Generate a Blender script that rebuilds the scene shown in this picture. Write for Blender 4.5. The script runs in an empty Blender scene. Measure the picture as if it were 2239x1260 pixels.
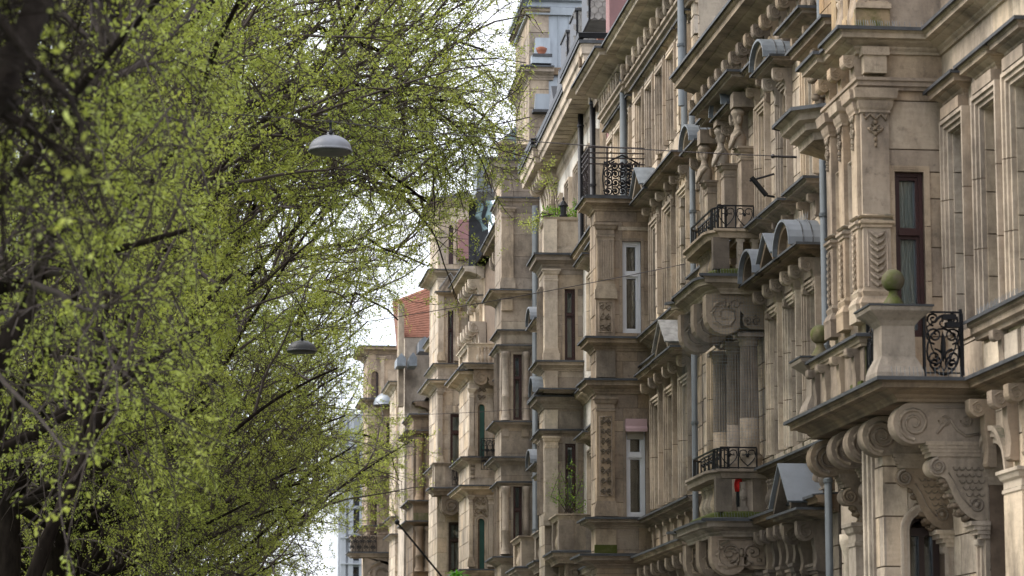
import bpy, math, random
import numpy as np
from mathutils import Vector
PI = math.pi
scene = bpy.context.scene
C = scene.collection
random.seed(7)

# ---------------------------------------------------------------- camera
FPX = 6340.0
PIT = math.atan(960/FPX)
YAW = -math.atan((1119.5-370)/6412.0)
cam_d = bpy.data.cameras.new('camera'); cam = bpy.data.objects.new('camera', cam_d); C.objects.link(cam)
cam.location = (0, 0, 1.7)
cam.rotation_euler = (PI/2+PIT, 0, YAW)
cam_d.sensor_width = 36; cam_d.lens = 36*FPX/2239
cam_d.clip_start = 0.5; cam_d.clip_end = 3000
cam_d.dof.use_dof = True; cam_d.dof.focus_distance = 52; cam_d.dof.aperture_fstop = 3.2
scene.camera = cam
# ---------------------------------------------------------------- sky and sun
world = bpy.data.worlds.new('World'); scene.world = world; world.use_nodes = True
wn = world.node_tree.nodes; wl = world.node_tree.links
bg = wn['Background']
sky = wn.new('ShaderNodeTexSky'); sky.sky_type = 'NISHITA'; sky.sun_disc = False
SUN_EL, SUN_AZ = math.radians(47), math.radians(-76)     # from the left, high
sky.sun_elevation = SUN_EL; sky.sun_rotation = SUN_AZ
sky.air_density = 1.0; sky.dust_density = 2.0
tc = wn.new('ShaderNodeTexCoord'); mp = wn.new('ShaderNodeMapping'); mp.inputs['Scale'].default_value = (1, 1, 2.2)
nz = wn.new('ShaderNodeTexNoise'); nz.inputs['Scale'].default_value = 2.6; nz.inputs['Detail'].default_value = 7; nz.inputs['Roughness'].default_value = .55
cr = wn.new('ShaderNodeValToRGB'); cr.color_ramp.elements[0].position = .30; cr.color_ramp.elements[1].position = .55
cr.color_ramp.elements[0].color = (.5, .5, .5, 1); cr.color_ramp.elements[1].color = (1, 1, 1, 1)
mx = wn.new('ShaderNodeMixRGB'); mx.inputs['Color2'].default_value = (8.6, 8.9, 9.7, 1)   # high white cloud
wl.new(tc.outputs['Generated'], mp.inputs['Vector']); wl.new(mp.outputs['Vector'], nz.inputs['Vector'])
wl.new(nz.outputs['Fac'], cr.inputs['Fac']); wl.new(cr.outputs['Color'], mx.inputs['Fac'])
wl.new(sky.outputs['Color'], mx.inputs['Color1']); wl.new(mx.outputs['Color'], bg.inputs['Color'])
bg.inputs['Strength'].default_value = 0.067
sd = bpy.data.lights.new('sun', 'SUN'); sun = bpy.data.objects.new('sun', sd); C.objects.link(sun)
sd.energy = 1.3; sd.angle = math.radians(38); sd.color = (1, .95, .87)
sv = Vector((math.sin(SUN_AZ)*math.cos(SUN_EL), math.cos(SUN_AZ)*math.cos(SUN_EL), math.sin(SUN_EL)))
sun.rotation_euler = sv.to_track_quat('Z', 'Y').to_euler(); sun.location = (-20, 10, 40)
scene.view_settings.view_transform = 'Standard'; scene.view_settings.look = 'None'
scene.view_settings.gamma = 1; scene.view_settings.exposure = 1.85
scene.view_settings.use_curve_mapping = False
scene.render.engine = 'CYCLES'
scene.cycles.max_bounces = 6; scene.cycles.transparent_max_bounces = 8

# ---------------------------------------------------------------- materials
def mat(name):
    m = bpy.data.materials.new(name); m.use_nodes = True
    nt = m.node_tree; return m, nt, nt.nodes['Principled BSDF']
def N(nt, t, **k):
    n = nt.nodes.new(t)
    for a, b in k.items():
        if hasattr(n, a) and a not in ('Scale',): setattr(n, a, b)
        else: n.inputs[a].default_value = b
    return n
def mixc(nt, fac, a, b, mode='MIX'):
    n = nt.nodes.new('ShaderNodeMixRGB'); n.blend_type = mode
    for s, v in ((n.inputs['Fac'], fac), (n.inputs['Color1'], a), (n.inputs['Color2'], b)):
        if isinstance(v, (float, int)): s.default_value = v
        elif isinstance(v, tuple): s.default_value = (*v, 1)
        else: nt.links.new(v, s)
    return n.outputs['Color']
def ramp(nt, src, p0, p1, c0=(0, 0, 0), c1=(1, 1, 1)):
    r = nt.nodes.new('ShaderNodeValToRGB'); e = r.color_ramp.elements
    e[0].position = p0; e[1].position = p1; e[0].color = (*c0, 1); e[1].color = (*c1, 1)
    nt.links.new(src, r.inputs['Fac']); return r.outputs['Color']
def noise(nt, scale, detail=4, rough=.55, stretch=None):
    g = nt.nodes.new('ShaderNodeNewGeometry'); m = nt.nodes.new('ShaderNodeMapping')
    if stretch: m.inputs['Scale'].default_value = stretch
    nt.links.new(g.outputs['Position'], m.inputs['Vector'])
    n = nt.nodes.new('ShaderNodeTexNoise'); n.inputs['Scale'].default_value = scale
    n.inputs['Detail'].default_value = detail; n.inputs['Roughness'].default_value = rough
    nt.links.new(m.outputs['Vector'], n.inputs['Vector']); return n.outputs['Fac']
def stone(name, base, alt, dirt=(.06, .05, .042), dirt_amt=.7, moss=0., rnd=.9, rough=.9, streak=.65):
    m, nt, b = mat(name)
    oi = nt.nodes.new('ShaderNodeObjectInfo')
    rv = ramp(nt, oi.outputs['Random'], 0, 1)
    c = mixc(nt, ramp(nt, noise(nt, 1.1, 4), .35, .68), base, alt)
    # every block comes from another bed of the quarry
    tint = nt.nodes.new('ShaderNodeValToRGB'); e = tint.color_ramp.elements
    e[0].position = 0; e[0].color = (.70, .67, .65, 1); e[1].position = 1; e[1].color = (1.2, 1.18, 1.12, 1)
    for p, q in ((.25, (1.0, .93, .86)), (.5, (.9, .88, .86)), (.75, (1.12, 1.0, .84))):
        x = e.new(p); x.color = (*q, 1)
    nt.links.new(oi.outputs['Random'], tint.inputs['Fac'])
    tn = mixc(nt, rnd, (1, 1, 1), tint.outputs['Color'])
    c = mixc(nt, 1.0, c, tn, 'MULTIPLY')
    bands = noise(nt, 5, 5, .6, (1, 1, 5))
    c = mixc(nt, 1.0, c, ramp(nt, bands, .3, .75, (.93, .91, .89), (1.06, 1.05, 1.03)), 'MULTIPLY')
    st = noise(nt, 2.2, 5, .7, (1, 1, .35))           # rain streaks
    c = mixc(nt, mixc(nt, 1., ramp(nt, st, .47, .74), (streak,)*3, 'MULTIPLY'), c, dirt)
    c = mixc(nt, mixc(nt, 1., ramp(nt, noise(nt, .9, 9, .72, (1, 1, .7)), .44, .66), (.62,)*3, 'MULTIPLY'), c, dirt)
    sp = noise(nt, 9, 6, .7)
    c = mixc(nt, mixc(nt, 1., ramp(nt, sp, .56, .80), (dirt_amt,)*3, 'MULTIPLY'), c, dirt)
    ge = nt.nodes.new('ShaderNodeNewGeometry'); sx = nt.nodes.new('ShaderNodeSeparateXYZ'); nt.links.new(ge.outputs['True Normal'], sx.inputs[0])
    ab = nt.nodes.new('ShaderNodeMath'); ab.operation = 'MULTIPLY'; nt.links.new(ramp(nt, sx.outputs['Z'], .35, .8), ab.inputs[0]); nt.links.new(ramp(nt, noise(nt, 4, 5, .7), .3, .6), ab.inputs[1])
    c = mixc(nt, ab.outputs[0], c, (.085, .08, .055))      # lichen and soot settle on ledges
    if moss > 0:
        c = mixc(nt, mixc(nt, 1., ramp(nt, noise(nt, 5, 5, .65), .5-moss*.3, .72-moss*.3), (.9,)*3, 'MULTIPLY'), c, (.072, .085, .018))
    nt.links.new(c, b.inputs['Base Color']); b.inputs['Roughness'].default_value = rough
    b.inputs['Specular IOR Level'].default_value = .2
    bp = nt.nodes.new('ShaderNodeBump'); bp.inputs['Strength'].default_value = .5; bp.inputs['Distance'].default_value = .02
    nt.links.new(noise(nt, 22, 6, .7), bp.inputs['Height']); nt.links.new(bp.outputs['Normal'], b.inputs['Normal'])
    return m
def plain(name, col, rough=.6, metal=0., var=.25, scale=6, spec=.4, dirt=None, stretch=None):
    m, nt, b = mat(name)
    lo = tuple(x*(1-var) for x in col); hi = tuple(min(1, x*(1+var)) for x in col)
    c = ramp(nt, noise(nt, scale, 5, .6, stretch), .3, .7, lo, hi)
    if dirt: c = mixc(nt, ramp(nt, noise(nt, scale*.6, 5, .7, (1, 1, .35)), .52, .78), c, dirt)
    nt.links.new(c, b.inputs['Base Color']); b.inputs['Roughness'].default_value = rough
    b.inputs['Metallic'].default_value = metal; b.inputs['Specular IOR Level'].default_value = spec
    return m
M = {}
M['sand'] = stone('warm_sandstone', (.45, .382, .312), (.39, .318, .252))
M['sandg'] = stone('grey_sandstone', (.43, .38, .325), (.36, .31, .26), dirt_amt=.6)
M['sandp'] = stone('pale_sandstone', (.62, .55, .468), (.52, .455, .38), dirt_amt=.35)
M['sando'] = stone('ochre_sandstone', (.43, .34, .225), (.40, .285, .175), dirt_amt=.4)
M['soot'] = stone('sooty_sandstone', (.28, .22, .165), (.16, .13, .10), dirt_amt=.8, streak=.8)
M['sootg'] = stone('dark_weathered_stone', (.25, .215, .18), (.13, .115, .10), dirt_amt=.85, streak=.85)
M['carved'] = stone('carved_sandstone', (.37, .315, .26), (.31, .26, .21), dirt_amt=.5)
M['moss'] = stone('mossy_stone', (.24, .21, .15), (.14, .14, .07), moss=.3)
M['mossy'] = stone('moss_covered_stone', (.20, .19, .10), (.12, .13, .04), moss=.95)
M['grimy'] = stone('grimy_sandstone', (.30, .24, .175), (.20, .16, .12), dirt_amt=.7, streak=.7)
M['mosslight'] = stone('moss_flecked_stone', (.32, .26, .19), (.2, .19, .1), moss=.25)
M['white'] = stone('pale_render', (.70, .67, .62), (.62, .59, .54), dirt_amt=.2, rnd=.15, streak=.25)
M['mortar'] = plain('mortar', (.14, .10, .07), .95, var=.3)
M['lead'] = plain('lead_flashing', (.05, .052, .056), .6, .1, .35, 5)
M['zinc'] = plain('zinc_sheet', (.19, .21, .23), .5, .25, .4, 3, dirt=(.16, .17, .18))
M['zincl'] = plain('bright_zinc_sheet', (.19, .205, .225), .5, .25, .2, 2.5, stretch=(1, 1, .3))
M['zinct'] = plain('tower_zinc_sheet', (.30, .33, .36), .45, .35, .2, 2, dirt=(.2, .22, .25), stretch=(1, 1, .3))
M['copper'] = plain('green_copper', (.20, .29, .29), .55, .1, .3, 2, dirt=(.1, .13, .13))
M['slate'] = plain('slate', (.16, .15, .145), .6, 0, .4, 3)
M['slatel'] = plain('weathered_slate', (.30, .285, .265), .7, 0, .4, 6)
M['tile'] = plain('orange_roof_tile', (.22, .095, .06), .8, 0, .35, 4)
M['iron'] = plain('black_iron', (.012, .012, .014), .45, .4, .3)
M['ironr'] = plain('rusty_black_iron', (.035, .024, .022), .6, .2, .3)
M['pipe'] = plain('zinc_pipe', (.10, .112, .12), .7, .05, .15, 3, dirt=(.12, .14, .16))
M['green'] = plain('green_shutter_paint', (.025, .085, .065), .55, 0, .2, 3)
M['redwood'] = plain('oxblood_window_paint', (.042, .014, .012), .4, 0, .2, 4)
M['brownwood'] = plain('dark_brown_window_paint', (.035, .020, .016), .4, 0, .2, 4)
M['whitewood'] = plain('white_window_paint', (.68, .68, .70), .4, 0, .06, 3)
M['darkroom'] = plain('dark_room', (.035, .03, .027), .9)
M['curtain'] = plain('net_curtain', (.5, .51, .5), .9, 0, .2, 2, stretch=(8, 8, .3))
M['awning'] = plain('pink_awning_cloth', (.48, .33, .34), .9, 0, .12, 2)
M['mauve'] = plain('mauve_render', (.26, .14, .135), .9, 0, .12, 1.5, dirt=(.17, .10, .10))
M['red'] = plain('red_cloth', (.65, .02, .015), .7)
M['pot'] = plain('terracotta', (.22, .08, .045), .8)
M['lamp'] = plain('grey_lamp_enamel', (.23, .235, .26), .5, .1, .15, 3)
M['lampd'] = plain('dark_lamp_enamel', (.10, .10, .11), .5, .1, .15, 3)
M['lampin'] = plain('lamp_underside', (.09, .09, .08), .6)
M['asphalt'] = plain('asphalt', (.055, .055, .057), .9, 0, .2, 20)
M['paving'] = plain('grey_paving', (.22, .21, .195), .9, 0, .2, 8)
M['kerb'] = plain('granite_kerb', (.28, .27, .26), .85, 0, .2, 10)
M['grass'] = plain('grass', (.05, .085, .02), .95, 0, .4, 6)
M['modern'] = plain('light_grey_cladding', (.42, .44, .47), .5, .1, .08, 1)
M['blind'] = plain('grey_roller_blind', (.36, .33, .28), .7, 0, .1, 2)
M['brick'] = plain('red_brick', (.20, .08, .05), .9, 0, .3, 8)
M['wirem'] = plain('dark_wire', (.05, .04, .04), .6)
def glass():
    m = bpy.data.materials.new('window_glass'); m.use_nodes = True; nt = m.node_tree; nt.nodes.clear()
    o = nt.nodes.new('ShaderNodeOutputMaterial'); g = nt.nodes.new('ShaderNodeBsdfGlossy'); t = nt.nodes.new('ShaderNodeBsdfTransparent')
    g.inputs['Roughness'].default_value = .03; g.inputs['Color'].default_value = (.8, .85, .9, 1); t.inputs['Color'].default_value = (.84, .88, .87, 1)
    lw = nt.nodes.new('ShaderNodeFresnel'); lw.inputs['IOR'].default_value = 1.9
    bp = nt.nodes.new('ShaderNodeBump'); bp.inputs['Strength'].default_value = .08; bp.inputs['Distance'].default_value = .05
    nt.links.new(noise(nt, 2.5, 2), bp.inputs['Height']); nt.links.new(bp.outputs['Normal'], g.inputs['Normal'])
    mxs = nt.nodes.new('ShaderNodeMixShader'); nt.links.new(lw.outputs[0], mxs.inputs[0])
    nt.links.new(t.outputs[0], mxs.inputs[1]); nt.links.new(g.outputs[0], mxs.inputs[2]); nt.links.new(mxs.outputs[0], o.inputs[0])
    return m
M['glass'] = glass()
def leafmat(name, c0, c1, c2):
    m = bpy.data.materials.new(name); m.use_nodes = True; nt = m.node_tree; nt.nodes.clear()
    o = nt.nodes.new('ShaderNodeOutputMaterial'); ge = nt.nodes.new('ShaderNodeNewGeometry')
    r = nt.nodes.new('ShaderNodeValToRGB'); e = r.color_ramp.elements
    e[0].color = (*c0, 1); e[1].color = (*c2, 1); x = e.new(.5); x.color = (*c1, 1)
    nt.links.new(ge.outputs['Random Per Island'], r.inputs['Fac'])
    c = mixc(nt, 1., r.outputs['Color'], ramp(nt, noise(nt, .55, 3), .3, .7, (.72, .78, .7), (1.2, 1.15, 1.1)), 'MULTIPLY')
    d = nt.nodes.new('ShaderNodeBsdfPrincipled'); d.inputs['Roughness'].default_value = .5; d.inputs['Specular IOR Level'].default_value = .3
    t = nt.nodes.new('ShaderNodeBsdfTranslucent'); mxs = nt.nodes.new('ShaderNodeMixShader'); mxs.inputs[0].default_value = .45
    nt.links.new(c, d.inputs['Base Color']); nt.links.new(mixc(nt, 1., c, (1.12, 1.14, .75), 'MULTIPLY'), t.inputs['Color'])
    nt.links.new(d.outputs[0], mxs.inputs[1]); nt.links.new(t.outputs[0], mxs.inputs[2]); nt.links.new(mxs.outputs[0], o.inputs[0])
    return m
M['leaf'] = leafmat('spring_leaf', (.235, .26, .06), (.36, .40, .095), (.50, .55, .17))
M['leafplant'] = leafmat('plant_leaf', (.06, .14, .02), (.14, .26, .03), (.25, .38, .05))
M['fern'] = leafmat('fern_leaf', (.06, .20, .015), (.10, .32, .02), (.16, .42, .03))
M['bark'] = plain('bark', (.020, .0155, .0125), .95, 0, .5, 12, .05, stretch=(1, 1, .3))
M['twig'] = plain('twig_bark', (.062, .047, .04), .9, 0, .3, 12)

# ---------------------------------------------------------------- geometry helpers
class Frame:
    """facade frame: s runs along the street away from the camera, p out of the wall towards the street"""
    def __init__(f, P0, s0, th):
        f.th = th; f.t = (math.sin(th), math.cos(th)); f.n = (-math.cos(th), math.sin(th))
        f.O = (P0[0]-s0*f.t[0], P0[1]-s0*f.t[1])
    def pt(f, s, p): return (f.O[0]+s*f.t[0]+p*f.n[0], f.O[1]+s*f.t[1]+p*f.n[1])
    def sz(f, px, py, p=0.):
        d = ray(px, py); k = (p+f.O[0]*f.n[0]+f.O[1]*f.n[1])/(d[0]*f.n[0]+d[1]*f.n[1])
        return ((d[0]*k-f.O[0])*f.t[0]+(d[1]*k-f.O[1])*f.t[1], 1.7+d[2]*k)
    def pz(f, px, py, s):
        d = ray(px, py); k = (s+f.O[0]*f.t[0]+f.O[1]*f.t[1])/(d[0]*f.t[0]+d[1]*f.t[1])
        return ((d[0]*k-f.O[0])*f.n[0]+(d[1]*k-f.O[1])*f.n[1], 1.7+d[2]*k)
def ray(px, py):                                        # survey ray of a measured point of the photograph
    x = (px-1119.5)/FPX; u = -(py-630)/FPX
    fy = math.cos(PIT)-u*math.sin(PIT); z = math.sin(PIT)+u*math.cos(PIT)
    return (x*math.cos(YAW)-fy*math.sin(YAW), x*math.sin(YAW)+fy*math.cos(YAW), z)
class Face:
    def __init__(f, kind, off): f.kind = kind; f.off = off
    def to(f, u, n, z): return (u, f.off+n, z) if f.kind == 'front' else (f.off-n, u, z)
FRONT = Face('front', 0.)
class MB:
    def __init__(m, face=FRONT): m.v = []; m.f = []; m.face = face
    def P(m, u, n, z):
        s, p, z = m.face.to(u, n, z); return (-p, s, z)
    def add(m, vs, fs):
        k = len(m.v); m.v += [m.P(*q) for q in vs]; m.f += [tuple(i+k for i in f) for f in fs]
    def box(m, u0, u1, n0, n1, z0, z1):
        m.add([(u0, n0, z0), (u1, n0, z0), (u1, n1, z0), (u0, n1, z0), (u0, n0, z1), (u1, n0, z1), (u1, n1, z1), (u0, n1, z1)],
              [(0, 1, 2, 3), (4, 5, 6, 7), (0, 1, 5, 4), (1, 2, 6, 5), (2, 3, 7, 6), (3, 0, 4, 7)]); return m
    def sweep(m, path, prof):                            # closed profile (out, z) along a plan path, mitred
        k = len(path); off = []
        for i in range(k):
            ns = []
            if i > 0: a, b = path[i-1], path[i]; l = math.hypot(b[0]-a[0], b[1]-a[1]); ns.append((-(b[1]-a[1])/l, (b[0]-a[0])/l))
            if i < k-1: a, b = path[i], path[i+1]; l = math.hypot(b[0]-a[0], b[1]-a[1]); ns.append((-(b[1]-a[1])/l, (b[0]-a[0])/l))
            if len(ns) == 1: off.append(ns[0])
            else:
                d = 1+ns[0][0]*ns[1][0]+ns[0][1]*ns[1][1]; d = max(d, .3)
                off.append(((ns[0][0]+ns[1][0])/d, (ns[0][1]+ns[1][1])/d))
        q = len(prof); vs = [(path[i][0]+off[i][0]*o, path[i][1]+off[i][1]*o, z) for i in range(k) for o, z in prof]
        fs = [(i*q+j, i*q+(j+1) % q, (i+1)*q+(j+1) % q, (i+1)*q+j) for i in range(k-1) for j in range(q)]
        fs += [tuple(range(q)), tuple((k-1)*q+j for j in range(q))]
        m.add(vs, fs); return m
    def extr_nz(m, poly, u0, u1):                        # outline in (n, z) pushed along u
        q = len(poly); m.add([(u0, n, z) for n, z in poly]+[(u1, n, z) for n, z in poly],
            [(j, (j+1) % q, q+(j+1) % q, q+j) for j in range(q)]+[tuple(range(q)), tuple(range(q, 2*q))]); return m
    def extr_uz(m, poly, n0, n1):
        q = len(poly); m.add([(u, n0, z) for u, z in poly]+[(u, n1, z) for u, z in poly],
            [(j, (j+1) % q, q+(j+1) % q, q+j) for j in range(q)]+[tuple(range(q)), tuple(range(q, 2*q))]); return m
    def strip_uz(m, line, n0, n1, th):                   # sheet of thickness th following an open (u, z) line
        k = len(line); up = []
        for i in range(k):
            a = line[max(0, i-1)]; b = line[min(k-1, i+1)]; l = math.hypot(b[0]-a[0], b[1]-a[1]) or 1
            up.append((line[i][0]-(b[1]-a[1])/l*th, line[i][1]+(b[0]-a[0])/l*th))
        for i in range(k-1): m.extr_uz([line[i], line[i+1], up[i+1], up[i]], n0, n1)
        return m
    def lathe(m, u, n, prof, k=12, a0=0, a1=2*PI):
        full = abs(a1-a0-2*PI) < 1e-6; c = k if full else k+1
        vs = [(u+r*math.cos(a0+(a1-a0)*i/k), n+r*math.sin(a0+(a1-a0)*i/k), z) for i in range(c) for r, z in prof]
        q = len(prof); fs = [(i*q+j, ((i+1) % c)*q+j, ((i+1) % c)*q+j+1, i*q+j+1) for i in range(c if full else c-1) for j in range(q-1)]
        if full: fs += [tuple(i*q for i in range(c)), tuple(i*q+q-1 for i in range(c))]
        m.add(vs, fs); return m
    def tube(m, pts, r, k=5):
        pts = [Vector(p) for p in pts]; L = len(pts); vs = []
        for i in range(L):
            t = (pts[min(L-1, i+1)]-pts[max(0, i-1)])
            t = t.normalized() if t.length > 1e-9 else Vector((0, 0, 1))
            a = t.cross(Vector((.13, .21, .97)) if abs(t.z) < .9 else Vector((1, .1, 0))).normalized(); b = t.cross(a)
            rr = r[i] if isinstance(r, (list, tuple)) else r
            vs += [tuple(pts[i]+a*rr*math.cos(2*PI*j/k)+b*rr*math.sin(2*PI*j/k)) for j in range(k)]
        fs = [(i*k+j, i*k+(j+1) % k, (i+1)*k+(j+1) % k, (i+1)*k+j) for i in range(L-1) for j in range(k)]
        fs += [tuple(range(k)), tuple((L-1)*k+j for j in range(k))]
        m.add(vs, fs); return m
    def blob(m, u, n, z, ru, rn, rz, k=7, j=5):
        vs = [(u+ru*math.sin(PI*b/j)*math.cos(2*PI*a/k), n+rn*math.sin(PI*b/j)*math.sin(2*PI*a/k), z+rz*math.cos(PI*b/j)) for b in range(1, j) for a in range(k)]
        vs += [(u, n, z+rz), (u, n, z-rz)]; T = len(vs)
        fs = [(b*k+a, b*k+(a+1) % k, (b+1)*k+(a+1) % k, (b+1)*k+a) for b in range(j-2) for a in range(k)]
        fs += [(a, (a+1) % k, T-2) for a in range(k)]+[((j-2)*k+a, (j-2)*k+(a+1) % k, T-1) for a in range(k)]
        m.add(vs, fs); return m
    def mesh(m, name, mt, smooth=False):
        me = bpy.data.meshes.new(name); me.from_pydata(m.v, [], m.f); me.materials.append(mt)
        if smooth: me.polygons.foreach_set('use_smooth', [True]*len(me.polygons))
        return me
    def build(m, name, mt, parent=None, smooth=False, kind=None, label=None):
        if not m.v: return None
        o = bpy.data.objects.new(name, m.mesh(name, mt, smooth)); C.objects.link(o)
        if parent is not None: o.parent = parent
        if kind: o['kind'] = kind
        if label: o['label'] = label
        return o
def inst(me, name, parent, loc, scale=(1, 1, 1), rotz=0):
    o = bpy.data.objects.new(name, me); C.objects.link(o); o.parent = parent
    o.location = loc; o.scale = scale; o.rotation_euler = (0, 0, rotz); return o
def thing(name, label, cat, loc=(0, 0, 0), rotz=0, group=None):
    o = bpy.data.objects.new(name, None); C.objects.link(o); o.location = loc; o.rotation_euler = (0, 0, rotz)
    o['label'] = label; o['category'] = cat
    if group: o['group'] = group
    return o
def tag(o, label, cat, group=None):
    o['label'] = label; o['category'] = cat
    if group: o['group'] = group
    return o
def building(F, name, label):
    b = thing(name, label, 'building', (F.O[0], F.O[1], 0), -F.th); b.rotation_euler = (0, 0, -F.th); return b
cube_cache = {}
def unit(mt):
    if mt.name not in cube_cache:
        m = MB(); m.box(0, 1, -1, 0, 0, 1); cube_cache[mt.name] = m.mesh('stone', mt)
    return cube_cache[mt.name]
stone_count = {}
def ashlar(root, face, u0, u1, z0, z1, ops=(), ch=.4, bl=.85, mt=None, th=.33, proud=.02, wallmat=None, seed=1, joint=.018, zmin=3.0):
    """wall skin: mortar bed with recessed joints and one block object per visible stone"""
    mt = mt or M['sand']; R = random.Random(seed)
    zs = [z0]
    k = max(1, round((z1-z0)/ch)); zs = [z0+(z1-z0)*i/k for i in range(k+1)]
    for o in ops:
        for e in (o[2], o[3]):
            if z0 < e < z1:
                zs = [q for q in zs if abs(q-e) > .13 or q in (z0, z1)]+[e]
    zs = sorted(set(round(q, 4) for q in zs))
    bed = MB(face); extra = MB(face); wl_ = []
    for r in range(len(zs)-1):
        za, zb = zs[r], zs[r+1]; cuts = sorted([(max(u0, o[0]), min(u1, o[1])) for o in ops if o[2] < zb-.01 and o[3] > za+.01 and o[1] > u0 and o[0] < u1])
        iv = []; cu = u0
        for a, b in cuts:
            if a > cu+.02: iv.append((cu, a))
            cu = max(cu, b)
        if cu < u1-.02: iv.append((cu, u1))
        for a, b in iv:
            bed.box(a+(.03 if a <= u0+.001 else .004), b-(.03 if b >= u1-.001 else .004), -th, -proud, za, zb)
            nb = max(1, round((b-a)/bl)); wd = (b-a)/nb; e = [a+wd*i for i in range(nb+1)]
            if nb > 1 and r % 2: e = [a]+[q+wd*.45 for q in e[:-1]]+[b]
            for i in range(len(e)-1):
                if zb > zmin: wl_.append((e[i], e[i+1], za, zb))
    w = bed.build('wall', wallmat or M['mortar'], root)
    for a, b, za, zb in wl_:
        g = joint/2; n1 = R.uniform(-.004, .004); cnt = stone_count.get(root.name, 0)
        a2, b2 = a+(g if a > u0+.001 else 0), b-(g if b < u1-.001 else 0)
        if cnt < 290:
            stone_count[root.name] = cnt+1
            sc = (b2-a2, zb-za-2*g)
            P0 = MB(face).P(a2, n1, za+g)
            if face.kind == 'front': inst(unit(mt), 'stone', w, P0, (proud+.01, b2-a2, zb-za-2*g))
            else: inst(unit(mt), 'stone', w, (-b2, P0[1], P0[2]), (b2-a2, proud+.01, zb-za-2*g))
        else: extra.box(a2, b2, -proud-.01, n1, za+g, zb-g)
    extra.build('stone', mt, w, kind='stuff')
    return w
CORN = [(-.02, 0), (.12, 0), (.14, .12), (.26, .22), (.28, .30), (.55, .42), (.62, .46), (.62, .50), (.90, .53), (.90, .74), (.96, .78), (1, .84), (1, .93), (-.02, 1.0)]
BAND = [(-.02, 0), (.5, 0), (.55, .2), (.8, .3), (.8, .6), (1, .68), (1, .92), (-.02, 1.0)]
SILL = [(-.02, 0), (.45, 0), (.6, .35), (1, .5), (1, .9), (-.02, 1.0)]
def cornice(root, path, z0, z1, d, mt, prof=CORN, lead=True, face=FRONT, name='cornice'):
    h = z1-z0
    o = MB(face).sweep(path, [(a*d if a > 0 else a, z0+b*h) for a, b in prof]).build(name, mt, root)
    if lead:
        MB(face).sweep(path, [(-.02, z1+.003), (d*1.0, z0+.935*h), (d+.025, z0+.93*h-.01), (d+.03, z0+.90*h-.02), (d+.045, z0+.90*h-.02), (d+.04, z0+.95*h+.01), (-.02, z1+.03)]).build('lead_flashing', M['lead'], o)
    return o
def pilaster(root, face, u0, u1, z0, z1, n=.12, mt=None, style='', cap=.3, base=.35):
    mt = mt or M['sand']; w = u1-u0; m = MB(face)
    m.box(u0, u1, -.01, n, z0+base, z1-cap)
    o = m.build('pilaster', mt, root)
    b = MB(face); b.box(u0-.05, u1+.05, -.01, n+.05, z0, z0+base*.6); b.box(u0-.03, u1+.03, -.01, n+.03, z0+base*.6, z0+base*.8); b.box(u0-.015, u1+.015, -.01, n+.015, z0+base*.8, z0+base)
    b.build('pilaster_base', mt, o)
    c = MB(face); c.sweep([(u0, 0), (u0, n), (u1, n), (u1, 0)], [(-.01, z1-cap), (.015, z1-cap), (.015, z1-cap*.85), (.0, z1-cap*.8), (.0, z1-cap*.5), (.03, z1-cap*.4), (.05, z1-cap*.2), (.07, z1-cap*.15), (.07, z1), (-.01, z1)])
    c.build('capital', mt, o)
    if style == 'flute':
        f = MB(face); k = 6; e = w*.1; q = (w-2*e)/k
        for i in range(k+1): f.box(u0+e+i*q-.018, u0+e+i*q+.018, n-.01, n+.03, z0+base+.08, z1-cap-.06)
        f.build('fluting', mt, o)
    if style == 'carved':
        relief(o, face, u0+w*.15, u1-w*.15, z0+base+.1, z1-cap-.1, n, M['carved'], 3, name='carved_panel', dense=True)
    return o
def spiral(cu, cz, r, turns, a0, sgn=1, k=22, n=0.):
    return [(cu+r*(1-.82*i/k)*math.cos(a0+sgn*2*PI*turns*i/k), n, cz+r*(1-.82*i/k)*math.sin(a0+sgn*2*PI*turns*i/k)) for i in range(k+1)]
def relief(root, face, u0, u1, z0, z1, n, mt, seed=1, name='carved_relief', dense=False, frame=True):
    R = random.Random(seed); m = MB(face); w = u1-u0; h = z1-z0; cx = (u0+u1)/2
    t = min(w, h)*.035+.004
    if frame:
        for a, b, c, d in ((u0, u1, z0, z0+t), (u0, u1, z1-t, z1), (u0, u0+t, z0+t, z1-t), (u1-t, u1, z0+t, z1-t)): m.box(a, b, n-.005, n+.018, c, d)
    rows = max(1, round(h/(w*.75))); rh = h/rows; rad = min(rh*.42, w*.22)
    for i in range(rows):
        zc = z0+rh*(i+.5)
        for sg in (-1, 1):
            m.tube(spiral(cx+sg*w*.25, zc, rad, 1.4, PI/2 if i % 2 else -PI/2, sg*(1 if i % 2 else -1), 14, n+.012), [t*.9*(1-.5*q/14)+.003 for q in range(15)], 4)
            for q in range(3): m.blob(cx+sg*w*R.uniform(.08, .42), n+.01, zc+rh*R.uniform(-.45, .45), rad*.28, .035, rad*.2, 6, 4)
            if dense: m.blob(cx+sg*w*.25, n+.02, zc, rad*.25, .03, rad*.25, 6, 4)
        m.blob(cx, n+.01, zc, rad*.3, .05, rad*.45, 6, 4)
    return m.build(name, mt, root, True)
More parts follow.
